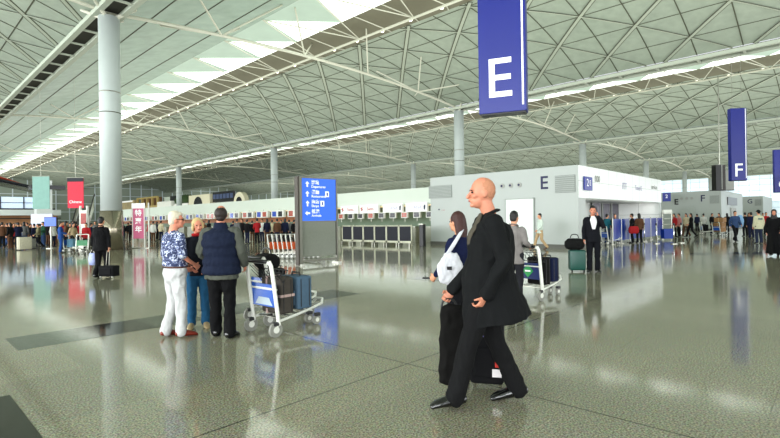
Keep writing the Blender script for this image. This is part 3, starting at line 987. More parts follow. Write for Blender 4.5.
for s in (-1, 1):
    c0 = Matrix.Rotation(-.45, 3, 'Z') @ V((s * .033, .092, .006)) + P1['hd']
    Rz = Matrix.Rotation(-.45, 3, 'Z')
    glm.tube([c0 + Rz @ V((.026 * cos(a), 0, .018 * sin(a))) for a in [2 * pi * i / 12 for i in range(13)]], .003, seg=5)
    glm.tube([P1['hd'] + Rz @ V((s * .058, .090, .01)), P1['hd'] + Rz @ V((s * .080, .0, .01))], .003, seg=5)
glm.obj('glasses', BLK, old)
P2 = pose(eR=(.21, .02, 1.16), wR=(.10, .20, 1.00), eL=(-.21, .02, 1.16), wL=(-.14, .18, .98))
lad, g2 = person('blond woman in a dark red-collared top and jeans between the two men', CW(-2.80, 6.98), face(.35, -.94), 1.58, P2,
                 top='shirt', tc=(.08, .09, .13), bc=(.16, .36, .50), hair='bob', hm=HAIR_BLD, skin=SKIN_PINK, det=1, hem=.84, head_yaw=.25,
                 shoe=mat('beige_shoe', (.66, .58, .44), .5), scarf=fab((.62, .10, .12)), seed=6)
P3 = pose(che=(0, -.01, 1.27), sR=(.19, -.01, 1.40), sL=(-.19, -.01, 1.40), eR=(.28, -.02, 1.14), wR=(.27, .10, .97), eL=(-.29, .0, 1.14), wL=(-.20, .17, 1.0),
          aR=(.12, -.05, .09), tR=(.15, .09, .03), aL=(-.11, .06, .09), tL=(-.15, .20, .03), hd=(0, .01, 1.63))
vm, g3 = person('man in a navy quilted vest over a grey shirt, back turned', CW(-2.24, 6.36), face(.05, 1), 1.74, P3,
                top='vest', tc=(.10, .13, .21), bc=(.05, .05, .06), hair='thinning', hm=mat('hair_dark_brown', (.13, .09, .07), .6, var=.4, scale=60), skin=SKIN_RUD, det=1,
                fat=1.27, head_yaw=.25, shirt=fab((.33, .34, .31)), seed=8)

# carts beside them
Cf = face(.66, .75)
cA = cart('white luggage cart with blue advert panel carrying a dark case and a blue case', CW(-1.74, 6.50), Cf)
def on_cart(c, x, y, z):
    return w_of_cart(c, (x, y, z))
def w_of_cart(c, p):
    return Matrix.Translation(c.location) @ Matrix.Rotation(c.rotation_euler[2], 4, 'Z') @ V(p)
suitcase('dark grey soft suitcase with a red and white strap standing on the front cart', w_of_cart(cA, (0, .24, .262)), Cf, .46, .50, .22, fab((.30, .28, .26)), straps=mat('strap_red', (.72, .62, .60), .6), wheels=False)
suitcase('slate blue suitcase standing at the front end of the cart behind the dark grey one', w_of_cart(cA, (0, .56, .285)), Cf, .42, .46, .26, fab((.33, .42, .50)), wheels=False)
cB = cart('white luggage cart half hidden beside the man in the vest, black bags on it', CW(-1.98, 7.20), face(.70, .70))
softbag('black holdall lying across the cart basket beside the man in the vest', w_of_cart(cB, (0, .14, .80)), cB.rotation_euler[2], .50, .24, .26, fab((.07, .07, .08)))
suitcase('upright black case on the cart half hidden beside the man in the vest', w_of_cart(cB, (0, .22, .262)), cB.rotation_euler[2], .46, .55, .22, fab((.08, .08, .09)), wheels=False)

# man in black suit walking away by the column
P4 = pose(eR=(.23, -.02, 1.14), wR=(.25, -.04, .90), aR=(.09, .10, .10), tR=(.10, .25, .05), kR=(.09, .12, .50), kL=(-.09, .0, .49), aL=(-.09, -.14, .11), tL=(-.10, 0, .03))
bs, g4 = person('man in a black suit walking away past the thick column, pulling a small black case', CW(-8.22, 13.65), face(.0, 1), 1.72, P4,
                top='jacket', tc=(.06, .06, .07), bc=(.06, .06, .07), det=1, hem=.78, flare=.02, seed=9, fat=1.22)
hw = w_of(bs, g4['R'])
tc_ = thing('cabin_case', 'small black wheeled case pulled behind the man in the black suit', 'suitcase', CW(-7.95, 13.55), face(.25, 1))
MB().box((0, 0, .20), (.50, .26, .30)).obj('shell', fab((.07, .07, .08)), tc_, bevel=.03, smooth=True)
MB().box((0, -.14, .20), (.38, .03, .18)).obj('front_pocket', fab((.07, .07, .08)), tc_, bevel=.012)
for s in (-1, 1):
    MB().cyl((s * .2, -.08, .035), .035, .03, 'x', 12).obj('wheel', STEEL, tc_)
    Mi = (Matrix.Translation(tc_.location) @ Matrix.Rotation(tc_.rotation_euler[2], 4, 'Z')).inverted() @ hw
    MB().tube([(s * .05 - .1, .05, .33), Mi + V((s * .04, 0, 0))], .008, seg=6).obj('pull_rod', STEEL, tc_)
MB().tube([Mi - V((.05, 0, 0)), Mi + V((.05, 0, 0))], .014, seg=8).obj('grip', BLK, tc_)
hl = w_of(bs, g4['L'])
cb_ = thing('carrier_bag', 'white and blue carrier bag held by the man in the black suit', 'bag', (hl.x - .10 * SY, hl.y + .10 * CY, hl.z - .46), face(.3, 1))
MB().tube([(0, 0, .02), (0, 0, .2), (0, 0, .36)], [(.10, .05), (.12, .07), (.10, .04)], ref=(1, 0, 0), n=2, seg=14, cap='flat').obj('bag_body', mat('bag_pattern', (.62, .66, .86), .5, var=.55, scale=16), cb_, smooth=True)
MB().tube([(-.08, 0, .35), (-.02, 0, .46), (.02, 0, .46), (.08, 0, .35)], .008, seg=6).obj('handle', WHITE, cb_)

# man on the phone with green case
P5 = pose(eL=(-.27, .06, 1.17), wL=(-.12, .10, 1.47), aR=(.11, .02, .09), tR=(.15, .17, .03))
pm, g5 = person('man in dark suit and white shirt talking on a phone beside a green case', CW(5.62, 13.3), face(-.25, -1), 1.82, P5,
                top='jacket', tc=(.07, .075, .10), bc=(.06, .065, .09), det=1, hem=.80, skin=SKIN_RUD, shirt=fab((.88, .88, .88)), head_yaw=-.1,
                hands={'L': dict(d=(.2, -.25, .95), n=(1, 0, 0), curl=.6)}, seed=10)
q5 = w_of(pm, (-.095, .03, 1.62))
ph2 = thing('mobile_phone', 'black phone held to the ear of the man in the white shirt', 'phone', q5, face(-.25, -1))
MB().box((0, 0, 0), (.02, .05, .13)).obj('phone_body', BLK, ph2, bevel=.005)
MB().cyl((0, .02, .085), .006, .05).obj('antenna', BLK, ph2)
gs = suitcase('green hard suitcase standing left of the man talking on the phone', CW(5.20, 13.4), face(-.1, -1), .42, .56, .26, mat('green_shell', (.05, .28, .24), .35, var=.1))
softbag('black soft bag resting on top of the green suitcase', CW(5.14, 13.4, .615), face(-.1, -1), .50, .32, .26, fab((.08, .08, .08)))

# grey-haired coat and cart behind the bald man
P6 = pose(**ARM_FWD)
gp, g6 = person('person in a grey tweed coat pushing a cart right of the bald man', CW(2.26, 8.75), face(.65, .76), 1.64, P6,
                top='jacket', tc=(.50, .48, .47), bc=(.14, .14, .16), det=1, hem=.74, seed=12)
cC = cart('luggage cart pushed by the person in the grey coat, loaded with dark cases', CW(2.56, 9.0), face(.78, .62), mat('carton_blue', (.07, .16, .38), .5), words=False)
adp = [c for c in cC.children if c.name.startswith('advert_panel')][0]
MB().box((0, .016, .53), (.17, .008, .17), Matrix.Rotation(pi / 4, 3, 'Y')).obj('green_diamond', mat('diamond_green', (.15, .62, .32), .5), adp)
MB().box((0, .010, .53), (.12, .006, .03)).obj('white_stripe', SIGNW, adp)
suitcase('black upright case in the middle of the loaded cart', w_of_cart(cC, (0, .36, .25)), cC.rotation_euler[2], .40, .52, .20, fab((.09, .08, .08)), wheels=False)
suitcase('navy case with a lilac tag at the front end of the loaded cart', w_of_cart(cC, (0, .63, .285)), cC.rotation_euler[2], .40, .46, .24, fab((.10, .13, .25)), wheels=False)

# woman crossing before the white block
P7 = pose(**WALK_A)
ww, g7 = person('person in a pale jacket and beige trousers walking left before the white wall', CW(7.15, 22.9), face(-1, -.1), 1.72, P7,
                top='jacket', tc=(.80, .84, .80), bc=(.70, .60, .46), det=0, hem=.80, shoe=mat('brown_shoe', (.30, .18, .12), .5))
# ================================================================== check-in blocks
WALLW = mat('white_panel', (0.86, 0.88, 0.87), 0.35, var=0.03, scale=0.8)
JOINT = mat('panel_seam', (0.66, 0.68, 0.66), 0.6)
VENT = mat('vent_grey', (0.56, 0.58, 0.56), 0.5, var=0.08, scale=30)
INK = mat('ink_navy', (0.10, 0.11, 0.28), 0.5, var=0.02)
INKG = mat('ink_grey', (0.62, 0.62, 0.60), 0.5, var=0.02)
INKR = mat('ink_red', (0.70, 0.22, 0.25), 0.5, var=0.02)
INKL = mat('ink_lilac', (0.74, 0.72, 0.82), 0.5, var=0.02)
DOORG = mat('door_pale', (0.86, 0.88, 0.86), 0.3, var=0.03)
BASEB = mat('plinth_metal', (0.36, 0.36, 0.33), 0.5, 0.0, var=0.05)
COUNTG = mat('counter_green', (0.42, 0.50, 0.42), 0.5, var=0.08, scale=1.0)
CREAM = mat('fascia_cream', (0.80, 0.83, 0.78), 0.45, var=0.03, scale=0.5)
BLUEP = mat('blue_barrier', (0.05, 0.22, 0.58), 0.3, var=0.1, scale=3)

def louvre(parent, c, wy, wz, axis='x'):
    b = MB(); n = 9
    b.box(c, (.03, wy, wz) if axis == 'x' else (wy, .03, wz))
    v = b.obj('vent', VENT, parent)
    s = MB()
    for i in range(n):
        z = c[2] - wz / 2 + wz * (i + .5) / n
        s.box((c[0] - .02, c[1], z) if axis == 'x' else (c[0], c[1] - .02, z), (.02, wy * .96, .02) if axis == 'x' else (wy * .96, .02, .02))
    s.obj('vent_slat', mat('vent_slat', (.66, .68, .66), .5), v)

def seamed(name, col, py, pz, offz=0.0):
    """white panels; the seams are grooves in the shader at real panel sizes"""
    m = mat(name, col, 0.35, var=0.03, scale=0.8)
    nt = m.node_tree; N = nt.nodes; Lk = nt.links.new
    b = [n for n in N if n.type == 'BSDF_PRINCIPLED'][0]
    src = b.inputs['Base Color'].links[0].from_socket
    tc = N.new('ShaderNodeTexCoord'); sp = N.new('ShaderNodeSeparateXYZ'); Lk(tc.outputs['Object'], sp.inputs[0])
    def mth(op, x, y):
        n = N.new('ShaderNodeMath'); n.operation = op
        for i, v in enumerate((x, y)):
            if isinstance(v, (int, float)): n.inputs[i].default_value = v
            else: Lk(v, n.inputs[i])
        return n.outputs[0]
    def ln(ax, per, off, w): return mth('LESS_THAN', mth('MODULO', mth('ADD', ax, 100 * per + off), per), w)
    k = mth('MAXIMUM', mth('MAXIMUM', ln(sp.outputs[0], py, .01, .02), ln(sp.outputs[1], py, .01, .02)), ln(sp.outputs[2], pz, offz, .018))
    mx = N.new('ShaderNodeMix'); mx.data_type = 'RGBA'; Lk(k, mx.inputs[0]); Lk(src, mx.inputs[6]); mx.inputs[7].default_value = lin((.66, .68, .66)) + (1,)
    Lk(mx.outputs[2], b.inputs['Base Color'])
    return m
SEAM = seamed('white_panel_seamed', (0.96, 0.97, 0.96), 1.35, .82, .02)

def service_block(label, xf, y0, y1, x1, h, letter, open_side, ly, side_len=None):
    r = thing('service_block', label, 'kiosk', (xf, y0, 0), 0)
    D, W_ = x1 - xf, y1 - y0
    if open_side:
        MB().b2((0, 2.7, 0.2), (D, W_, h)).obj('wall_panel', SEAM, r)          # main body behind the recess
        MB().b2((0, 0, 0.2), (.9, 2.7, 2.45)).obj('corner_pier', SEAM, r)
        MB().b2((0, -.02, 2.45), (D, 2.7, h)).obj('fascia', SEAM, r)
        MB().b2((D - .4, 0, .2), (D, 2.7, 2.45)).obj('end_pier', SEAM, r)
    else:
        MB().b2((0, 0, 0.2), (D, W_, h)).obj('wall_panel', SEAM, r)
    MB().b2((-.03, -.03, 0), (D if not open_side else .92, W_ + .03, .2)).obj('plinth', BASEB, r)
    M = TM((-.012, ly - y0, h - .78), (-1, 0, 0))
    text(letter, .92, M, INK, 'letter', r, bold=.012)
    return r

XE, YE0, YE1, XE1 = 22.8, 9.15, 18.1, 37.2
E = service_block('large white panelled block with a navy letter E and a pale door', XE, YE0, YE1, XE1, 4.02, 'E', True, 10.85)
# pale door with frame on the front face
d = MB().box((-.03, 3.05, 1.35), (.06, 1.55, 2.3)); dr = d.obj('door', DOORG, E)
fr = MB()
for y in (2.25, 3.85): fr.box((-.05, y, 1.36), (.06, .05, 2.35))
fr.box((-.05, 3.05, 2.53), (.06, 1.65, .05)); fr.obj('door_frame', JOINT, E)
MB().box((-.08, 3.65, 1.2), (.04, .04, .2)).obj('handle', STEEL, dr)
louvre(E, (-.02, .62, 3.15), 1.0, .85)
louvre(E, (-.02, 8.2, 3.15), 1.7, .75)
# three round pictograms
for i in range(3):
    c = V((-.02, 4.05 - i * .5, 3.25))
    MB().cyl(c, .13, .02, 'x', 20).obj('pictogram', INKG, E)
    MB().cyl(c + V((-.012, .03, 0)), .06, .02, 'x', 12).obj('pictogram', INK, E)
text('• • •', .14, TM((-.015, 8.0, 2.05), (-1, 0, 0)), INKR, 'lettering', E)
MB().box((-.03, 8.3, 2.1), (.03, .07, .07)).obj('socket', INK, E)
# side fascia writing
fs = thing('aisle_sign', 'small blue projecting sign at the near corner of the white E block', 'sign', (XE + .55, YE0 - .06, 3.05), 0)
MB().box((.50, -.02, .12), (1.0, .06, .66)).obj('sign_panel', BLUE, fs, bevel=.01)
text('2', .52, TM((.36, -.06, .14), (0, -1, 0)), SIGNW, 'lettering', fs)
text('E', .36, TM((.68, -.06, .14), (0, -1, 0)), SIGNW, 'lettering', fs)
text('000', .46, TM((2.4, -.05, 3.45), (0, -1, 0)), INKG, 'lettering', E)
text('ITT', .55, TM((6.6, -.05, 3.25), (0, -1, 0)), INKL, 'lettering', E)
text('Travel E', .42, TM((9.2, -.05, 3.25), (0, -1, 0)), INKL, 'lettering', E)
text('services', .42, TM((12.6, -.05, 3.45), (0, -1, 0)), INKG, 'lettering', E)
# dark posters on the recessed wall
for i in range(3):
    pf = thing('poster', 'dark framed poster on the recessed wall beside the white corner pier, %s' % ('nearest of three', 'middle one of three', 'farthest of three')[i], 'poster', (XE + 9.4 + i * 1.75, YE0 + 2.60, 1.45), 0)
    MB().box((0, -.03, .4), (1.45, .05, 1.3)).obj('frame', mat('poster_frame', (.62, .63, .62), .4), pf)
    MB().box((0, -.06, .4), (1.2, .02, 1.15)).obj('picture', mat('poster_dark', (.32, .31, .36), .4, var=.5, scale=4), pf)
area('recess_fill', (XE + 7.5, YE0 + .15, 2.15), 12, .4, 90, (1, .98, .95), rot=(pi / 2, 0, 0))  # added unseen lamp behind the fascia, brightening the recessed wall and posters
# counter and blue barrier panels under the fascia
ct = thing('service_counter', 'long white service counter under the side fascia of the E block', 'counter', (XE + 1.2, YE0 + 1.4, 0), 0)
MB().box((5.8, .4, .5), (11.2, .7, 1.0)).obj('counter_body', WALLW, ct)
MB().box((5.8, .35, 1.03), (11.3, .85, .05)).obj('counter_top', STEEL, ct)
for i in range(7):
    x = 27.3 + i * 1.42
    bp = thing('queue_barrier', 'blue queue barrier along the service counter, %s from the near end' % ('first', 'second', 'third', 'fourth', 'fifth', 'sixth', 'seventh')[i], 'barrier', (x, YE0 - .05, 0), 0)
    MB().box((.7, 0, .80), (1.30, .03, 1.20)).obj('panel', BLUEP, bp)
    MB().cyl((0, 0, .72), .035, 1.44).obj('post', STEEL, bp)
    MB().cyl((0, 0, .015), .15, .03).obj('foot', STEEL, bp)

# block F and block G
Fb = service_block('far white service block with a navy letter F on its front', 57.0, 8.7, 17, 71, 4.0, 'F', False, 10.25)
louvre(Fb, (-.02, .55, 3.1), .8, .8)
for i in range(3):
    c = V((-.02, 2.5 + i * .45, 3.3)); MB().cyl(c, .14, .02, 'x', 14).obj('pictogram', INKG, Fb)
text('E', .80, TM((-.02, 3.9, 2.95), (-1, 0, 0)), mat('ink_black', (.1, .1, .1), .5), 'letter', Fb, bold=.02)
MB().box((-.03, 2.8, 1.35), (.06, 1.1, 2.3)).obj('door', JOINT, Fb)
MB().box((6.4, -.05, 3.0), (6.0, .05, .85)).obj('dark_panel', mat('screen_dark', (.28, .27, .27), .3), Fb)
MB().box((7.0, -.05, 1.4), (3.2, .05, 1.8)).obj('window_panel', INKG, Fb)
fs = thing('aisle_sign', 'small blue sign at the left end of the far F block', 'sign', U(667, 197, 49) , 0)
MB().box((0, 0, 0), (.06, .75, .9)).obj('sign_panel', BLUE, fs, bevel=.01)
text('2', .5, TM((-.04, 0, .05), (-1, 0, 0)), SIGNW, 'lettering', fs)
Gb = service_block('most distant white service block, marked G, right of the F block', 92.5, 8.8, 15.5, 106, 4.35, 'G', False, 10.4)
louvre(Gb, (-.02, .6, 3.4), .8, 1.0)

# ------------------------------------------------------------------ long check-in row (island E continues to the left)
XR = 25.2
row = thing('check_in_row', 'long check-in counter row under a pale grey-green fascia, running far left', 'counter row', (XR, YE1, 0), 0)
LEN = 68.0
MB().b2((0, 0, 2.55), (3.0, LEN, 3.68)).obj('fascia', CREAM, row)
MB().b2((1.6, 0, 0), (1.9, LEN, 2.6)).obj('back_wall', COUNTG, row)
lt = MB().b2((.1, 0, 2.50), (1.5, LEN, 2.54)).obj('soffit_light', mat('warm_soffit', (.95, .85, .65), .5, emit=.7), row)
for i in range(26):
    y = .5 + i * 2.6
    cb = MB().b2((-.2, y, 0), (.7, y + 1.7, 1.0)).obj('counter', mat('counter_white', (.62, .62, .56), .4), row)
    MB().b2((-.25, y - .03, 1.0), (.75, y + 1.73, 1.05)).obj('counter_top', STEEL, cb)
wr = MB().b2((1.55, 18, 1.5), (1.6, LEN, 2.1)).obj('coloured_band', mat('warm_band', (.62, .42, .30), .5, var=.6, scale=.9, emit=.12), row)
SCR_D = mat('screen_black', (.12, .12, .14), .2)
SCR_B = mat('screen_blue', (.20, .30, .62), .2, var=.2, emit=.3)
SCR_R = mat('screen_red', (.62, .32, .26), .2, var=.4, emit=.2)
def monitor_unit(i):
    y = YE1 + 1.2 + i * 2.6
    u = thing('monitor_pair', 'white twin monitor housing hung under the check-in fascia', 'monitor', (XR - .25, y, 2.22), 0, 'twin monitors under the check-in fascia')
    MB().box((0, 0, 0), (.30, 2.0, .62)).obj('housing', WHITE, u, bevel=.03)
    for s, m_ in ((.48, SCR_B if i % 3 else SCR_R), (-.48, SCR_D if i % 4 else SCR_R)):
        MB().box((-.156, s, 0), (.02, .62, .46)).obj('screen', m_, u)
    MB().cyl((.05, 0, .38), .03, .2).obj('bracket', STEEL, u)
    u.rotation_euler = (0, 0, 0)
    return u
for i in range(26):
    if YE1 + i * 2.6 < 32: continue
    monitor_unit(i)
# small monitors with posters and lit airline signs at the near part of the row
for i in range(12):
    u = thing('small_monitor', 'small dark counter monitor in the near part of the check-in row', 'monitor', (XR - .05, YE1 + .8 + i * 1.12, 1.86), 0, 'small counter monitors near the E block')
    MB().box((0, 0, 0), (.16, .62, .44)).obj('housing', WHITE, u, bevel=.02)
    MB().box((-.085, 0, 0), (.02, .46, .32)).obj('screen', SCR_D if i % 3 else SCR_R, u)
    MB().cyl((0, 0, -.3), .03, .3).obj('stand', STEEL, u)
def lightbox(y, w_, body, ink, label, dark=False):
    u = thing('lightbox_sign', label, 'sign', (XR - .12, y, 2.36), 0)
    MB().box((0, 0, 0), (.2, w_, .62)).obj('box', mat('lightbox_white', (.90, .90, .88), .4, emit=.15), u, bevel=.01)
    text(body, .34, TM((-.105, -.15, 0), (-1, 0, 0)), ink, 'lettering', u)
    if ink is INKR:
        s = MB(); s.tube([(-.11, w_ * .34, .14), (-.11, w_ * .42, .05), (-.11, w_ * .34, -.02), (-.11, w_ * .42, -.13)], [.02, .04, .05, .02], n=3, seg=6); s.obj('swoosh', INKR, u)
    else:
        s = MB(); s.add([(-.112, -w_ * .36, -.16), (-.112, -w_ * .42, -.16), (-.112, -w_ * .44, .18), (-.112, -w_ * .36, .10)], [(0, 1, 2, 3)]); s.obj('tail_mark', INK, u)
    return u
lightbox(YE1 + 3.0, 1.9, 'ANA', INKL, 'white lit airline sign with a navy tail mark, nearest the E block')
lightbox(YE1 + 5.2, 1.9, 'ANA', INKL, 'second white lit airline sign with a navy tail mark from the E block')
lightbox(YE1 + 7.6, 2.0, 'Swiss', INKR, 'white lit airline sign with a red swoosh, right-hand one of two')
lightbox(YE1 + 9.8, 2.0, 'Swiss', INKR, 'white lit airline sign with a red swoosh, left-hand one of two')
u = thing('lightbox_sign', 'long blank white lit sign with a dark slot, right of the blue sign board', 'sign', (XR - .12, YE1 + 14.0, 2.36), 0)
MB().box((0, 0, 0), (.2, 5.2, .62)).obj('box', MATS['lightbox_white'], u, bevel=.01)
MB().box((-.11, -.9, -.16), (.02, 1.5, .28)).obj('slot', SCR_D, u)

# queue partition: dark blue panels in steel frames
for i in range(6):
    y = 17.8 + i * 1.0
    q_ = thing('queue_screen', 'navy queue panel in a pale frame left of the E block, %s from right' % ('first', 'second', 'third', 'fourth', 'fifth', 'sixth')[i], 'barrier', (20.7, y, 0), 0)
    MB().box((0, .5, .72), (.04, .88, .84)).obj('panel', NAVY, q_)
    f_ = MB()
    f_.box((0, .5, 1.17), (.07, 1.0, .06)); f_.box((0, .5, .24), (.07, 1.0, .12))
    f_.box((0, 0.03, .62), (.07, .07, 1.22)); f_.box((0, .97, .62), (.07, .07, 1.22))
    f_.obj('frame', mat('pale_metal', (.66, .66, .58), .4, .3), q_)
    for yy in (.1, .9): MB().box((0, yy, .09), (.3, .05, .18)).obj('foot', STEEL, q_)
q_ = thing('gate_post', 'black upright cabinet at the right end of the navy queue panels', 'post', (20.9, 17.2, 0), 0)
MB().box((0, 0, .62), (.25, .28, 1.24)).obj('cabinet_body', BLK, q_, bevel=.02); MB().box((0, 0, 1.26), (.3, .33, .04)).obj('top', STEEL, q_)

# ------------------------------------------------------------------ information board
Lb, Rb = CW(-3.10, 16.35), CW(-1.93, 17.35)
mid = (Lb + Rb) / 2; wv = Rb - Lb
rz_ = atan2(wv.y, wv.x)
ib = thing('information_board', 'tall free-standing sign board, blue lettered top over a grey glass panel', 'sign', mid, rz_)
Wb = wv.length
MB().box((0, 0, 2.27), (Wb - .12, .10, 1.48)).obj('blue_panel', mat('board_blue', (.16, .40, .86), .4, var=.05, emit=.35), ib)
MB().box((0, .0, .90), (Wb - .14, .05, 1.22)).obj('glass_panel', mat('grey_glass', (.42, .44, .38), .15, var=.1, scale=20), ib)
fm = MB()
fm.box((-Wb / 2 + .02, 0, 1.52), (.10, .20, 3.02)); fm.box((Wb / 2 - .02, 0, 1.50), (.06, .12, 2.98))
fm.box((0, 0, .16), (Wb, .10, .07)); fm.box((0, 0, 3.02), (Wb, .12, .04)); fm.box((0, 0, 1.51), (Wb, .11, .04))
fm.obj('frame', mat('board_frame', (.40, .40, .36), .35, .6), ib)
MB().box((-Wb / 2 - .05, .02, 1.53), (.07, .22, 3.04)).obj('edge_strip', mat('dark_strip', (.25, .22, .18), .5), ib)
for x in (-Wb / 2 + .02, Wb / 2 - .02): MB().box((x, 0, .03), (.14, .42, .06)).obj('foot', STEEL, ib)
def arrow(c, ang, s=.13):
    a = MB()
    pts = [(0, .5), (.42, .05), (.15, .05), (.15, -.5), (-.15, -.5), (-.15, .05), (-.42, .05)]
    vs = []
    for (x, z) in pts:
        X, Z = x * cos(ang) - z * sin(ang), x * sin(ang) + z * cos(ang)
        vs.append((c[0] + X * s * 1.5, c[1], c[2] + Z * s * 1.5))
    a.add(vs, [tuple(range(7))]); return a
lines = [('離境', 'Departures', 0), ('餐廳', 'Restaurants', 0), ('商店', 'Shops', 0), ('抵港', 'Arrivals', pi / 2)]
for i, (zh, en, an) in enumerate(lines):
    z = 2.80 - i * .335
    arrow((-.46, -.056, z), an).obj('arrow', SIGNW, ib)
    text(zh, .16, TM((-.30, -.054, z + .055), (0, -1, 0)), SIGNW, 'lettering', ib, align='LEFT', bold=.002)
    text(en, .125, TM((-.30, -.054, z - .085), (0, -1, 0)), SIGNW, 'lettering', ib, align='LEFT', bold=.001)
for i, x in ((1, .34), (2, .14)):
    z = 2.80 - i * .335
    MB().box((x, -.056, z), (.15, .012, .20)).obj('icon', SIGNW, ib)
    MB().box((x, -.064, z), (.05, .008, .12)).obj('icon_mark', BLUE, ib)

# ------------------------------------------------------------------ nested trolleys left of the board
base = CW(-4.95, 20.0)
tr0 = cart('white trolley with an orange panel, leftmost of the nested row beside the sign board', base, face(1, -.15), AD_OR, 'nested trolleys with orange panels', words=False)
adv = Vector((CW(1, -.15) - CW(0, 0))).normalized()
names_ = ['second', 'third', 'fourth', 'fifth', 'sixth', 'seventh']
for i in range(6):
    dup(tr0, base + adv * .195 * (i + 1), tr0.rotation_euler[2] , 'white trolley with an orange panel, %s from left in the nested row' % names_[i])

# ------------------------------------------------------------------ hanging blue signs
def hang_sign(label, l0, d0, l1, d1, zb, zt, letter, size, lz, th=.42):
    A, B = CW(l0, d0), CW(l1, d1)
    wv = B - A; rz = atan2(wv.y, wv.x); W_ = wv.length
    r = thing('hanging_sign', label, 'sign', (A + B) / 2 + V((0, 0, zb)), rz)
    H_ = zt - zb
    MB().box((0, th / 2, H_ / 2), (W_, th, H_)).obj('sign_panel', mat('hang_blue', (.03, .10, .48), .35, var=.05, scale=1, emit=.06), r, bevel=.012)
    MB().box((0, th / 2, -.01), (W_ - .06, th - .06, .05)).obj('underside', BLK, r)
    MB().box((W_ * .43, -.006, H_ / 2 + .05), (.045, .012, H_ - .2)).obj('light_strip', SIGNW, r)
    text(letter, size, TM((-.06 * W_, -.012, lz), (0, -1, 0)), SIGNW, 'letter', r, bold=size * .004)
    rod = MB()
    top = 15.4 - zb
    for x in (-W_ * .3, W_ * .3): rod.cyl((x, th / 2, (H_ + top) / 2), .012, top - H_, seg=8)
    rod.obj('hanger', STEEL, r)
    return r
hang_sign('large blue hanging sign with a white letter E, nearest of the hanging signs', 2.38, 12.6, 3.50, 12.15, 4.26, 9.6, 'E', 1.45, .84)
hang_sign('blue hanging sign with a white letter F in the right background', 25.75, 36.1, 26.85, 36.0, 4.12, 9.55, 'F', 1.4, .72)
hang_sign('blue hanging sign with a white letter G at the right edge', 46.95, 58.5, 49.0, 58.0, 4.2, 9.4, 'G', 1.5, .9)

# dark hanging display board in front of the F block
hb_ = thing('display_board', 'black double-sided flight display hanging left of the blue F sign', 'display', U(721, 190, 44), YAW - pi / 2)
MB().box((-.35, 0, 1.15), (.50, .6, 2.3)).obj('housing', BLK, hb_)
MB().box((.20, .1, 1.15), (.34, .5, 2.3)).obj('housing', mat('black_brown', (.13, .09, .07), .4), hb_)
MB().box((-.03, -.1, 1.15), (.10, .3, 2.2)).obj('edge_strip', INKG, hb_)
MB().box((.85, .2, .9), (.9, .25, 1.8)).obj('side_panel', INKG, hb_)
MB().cyl((0, .1, 6.4), .05, 8.2).obj('hanger', STEEL, hb_)
MB().box((.2, .1, -.03), (1.9, .6, .06)).obj('base', BLK, hb_)

# ------------------------------------------------------------------ banners, left background
def banner(label, px0, px1, py0, py1, d, m, top=None, words=None):
    A = U(px0, py1, d); B = U(px1, py1, d); Tz = U(px0, py0, d).z
    W_ = (B - A).length; H_ = Tz - A.z
    r = thing('banner', label, 'banner', (A + B) / 2, YAW - pi / 2)
    MB().box((0, 0, H_ / 2), (W_, .04, H_)).obj('banner_cloth', m, r)
    if top: MB().box((0, -.03, H_ * .94), (W_, .03, H_ * .12)).obj('header', top, r)
    if words:
        text(words, W_ * .24, TM((0, -.03, H_ * .2), (0, -1, 0)), SIGNW, 'lettering', r)
    MB().cyl((0, 0, H_ + .03), .04, W_ + .1, 'x').obj('rod', STEEL, r)
    MB().cyl((0, 0, H_ + (13.6 - Tz) / 2), .015, 13.6 - Tz, seg=6).obj('hanger', STEEL, r)
    return r
RED = mat('banner_red', (.80, .13, .24), .6, var=.25, scale=5, emit=.1)
banner('hanging red banner with a dark blue header, left background', 68, 84, 178, 208, 40, RED, NAVY, 'Chinese')
banner('hanging pale teal banner left of the red one', 33, 50, 176.5, 209, 42, mat('banner_teal', (.50, .66, .62), .6, var=.12, scale=3), None, None)
# pink standee sign
p = G(139, 245)
st = thing('standing_sign', 'pink and white standing advertising sign behind the white-haired man', 'sign', CW(-15.5, 29.6), YAW - pi / 2)
MB().box((0, 0, 1.55), (.80, .06, 1.9)).obj('sign_panel', mat('pink_panel', (.80, .42, .55), .5, var=.1, emit=.1), st)
MB().box((0, -.035, 2.62), (.80, .03, .32)).obj('header', SIGNW, st)
for i, ch in enumerate('特惠年'):
    text(ch, .42, TM((0, -.04, 2.15 - i * .5), (0, -1, 0)), SIGNW, 'lettering', st, bold=.01)
for x in (-.36, .36, .62): MB().cyl((x, 0, 1.4), .045, 2.8, seg=10).obj('post', WHITE, st)
MB().box((.1, 0, .02), (1.3, .5, .04)).obj('foot', STEEL, st)

# ------------------------------------------------------------------ left background: shop front, screen, escalator, upper level
sb = thing('shop_block', 'low white shop block with lit windows at the far left', 'kiosk', (-14, 62, 0), 0)
MB().b2((0, 0, 2.55), (27.5, 8, 3.15)).obj('fascia', WALLW, sb)
MB().b2((0, .2, 3.15), (27.0, 6, 3.3)).obj('dark_ledge', SCR_D, sb)
MB().b2((0, 1.0, 3.3), (26.0, 1.2, 4.5)).obj('upper_window', mat('lit_window', (.80, .87, .95), .4, emit=.6), sb)
mm = MB()
for i in range(14): mm.box((1 + i * 1.95, .95, 3.9), (.10, .06, 1.2))
mm.box((13, .95, 3.9), (26, .06, .06)); mm.obj('window_frame', SCR_D, sb)
MB().b2((0, 1.5, .0), (27.5, 1.7, 2.55)).obj('shop_front', mat('warm_shop', (.62, .46, .32), .5, var=.6, scale=.8, emit=.25), sb)
MB().b2((0, .1, 2.2), (27.5, 1.5, 2.3)).obj('awning', mat('awning_dark', (.20, .17, .14), .6), sb)
rf = thing('canopy', 'orange-red sloping canopy above the shop block at the left edge', 'canopy', (-5.0, 65, 6.0), 0)
c_ = MB()
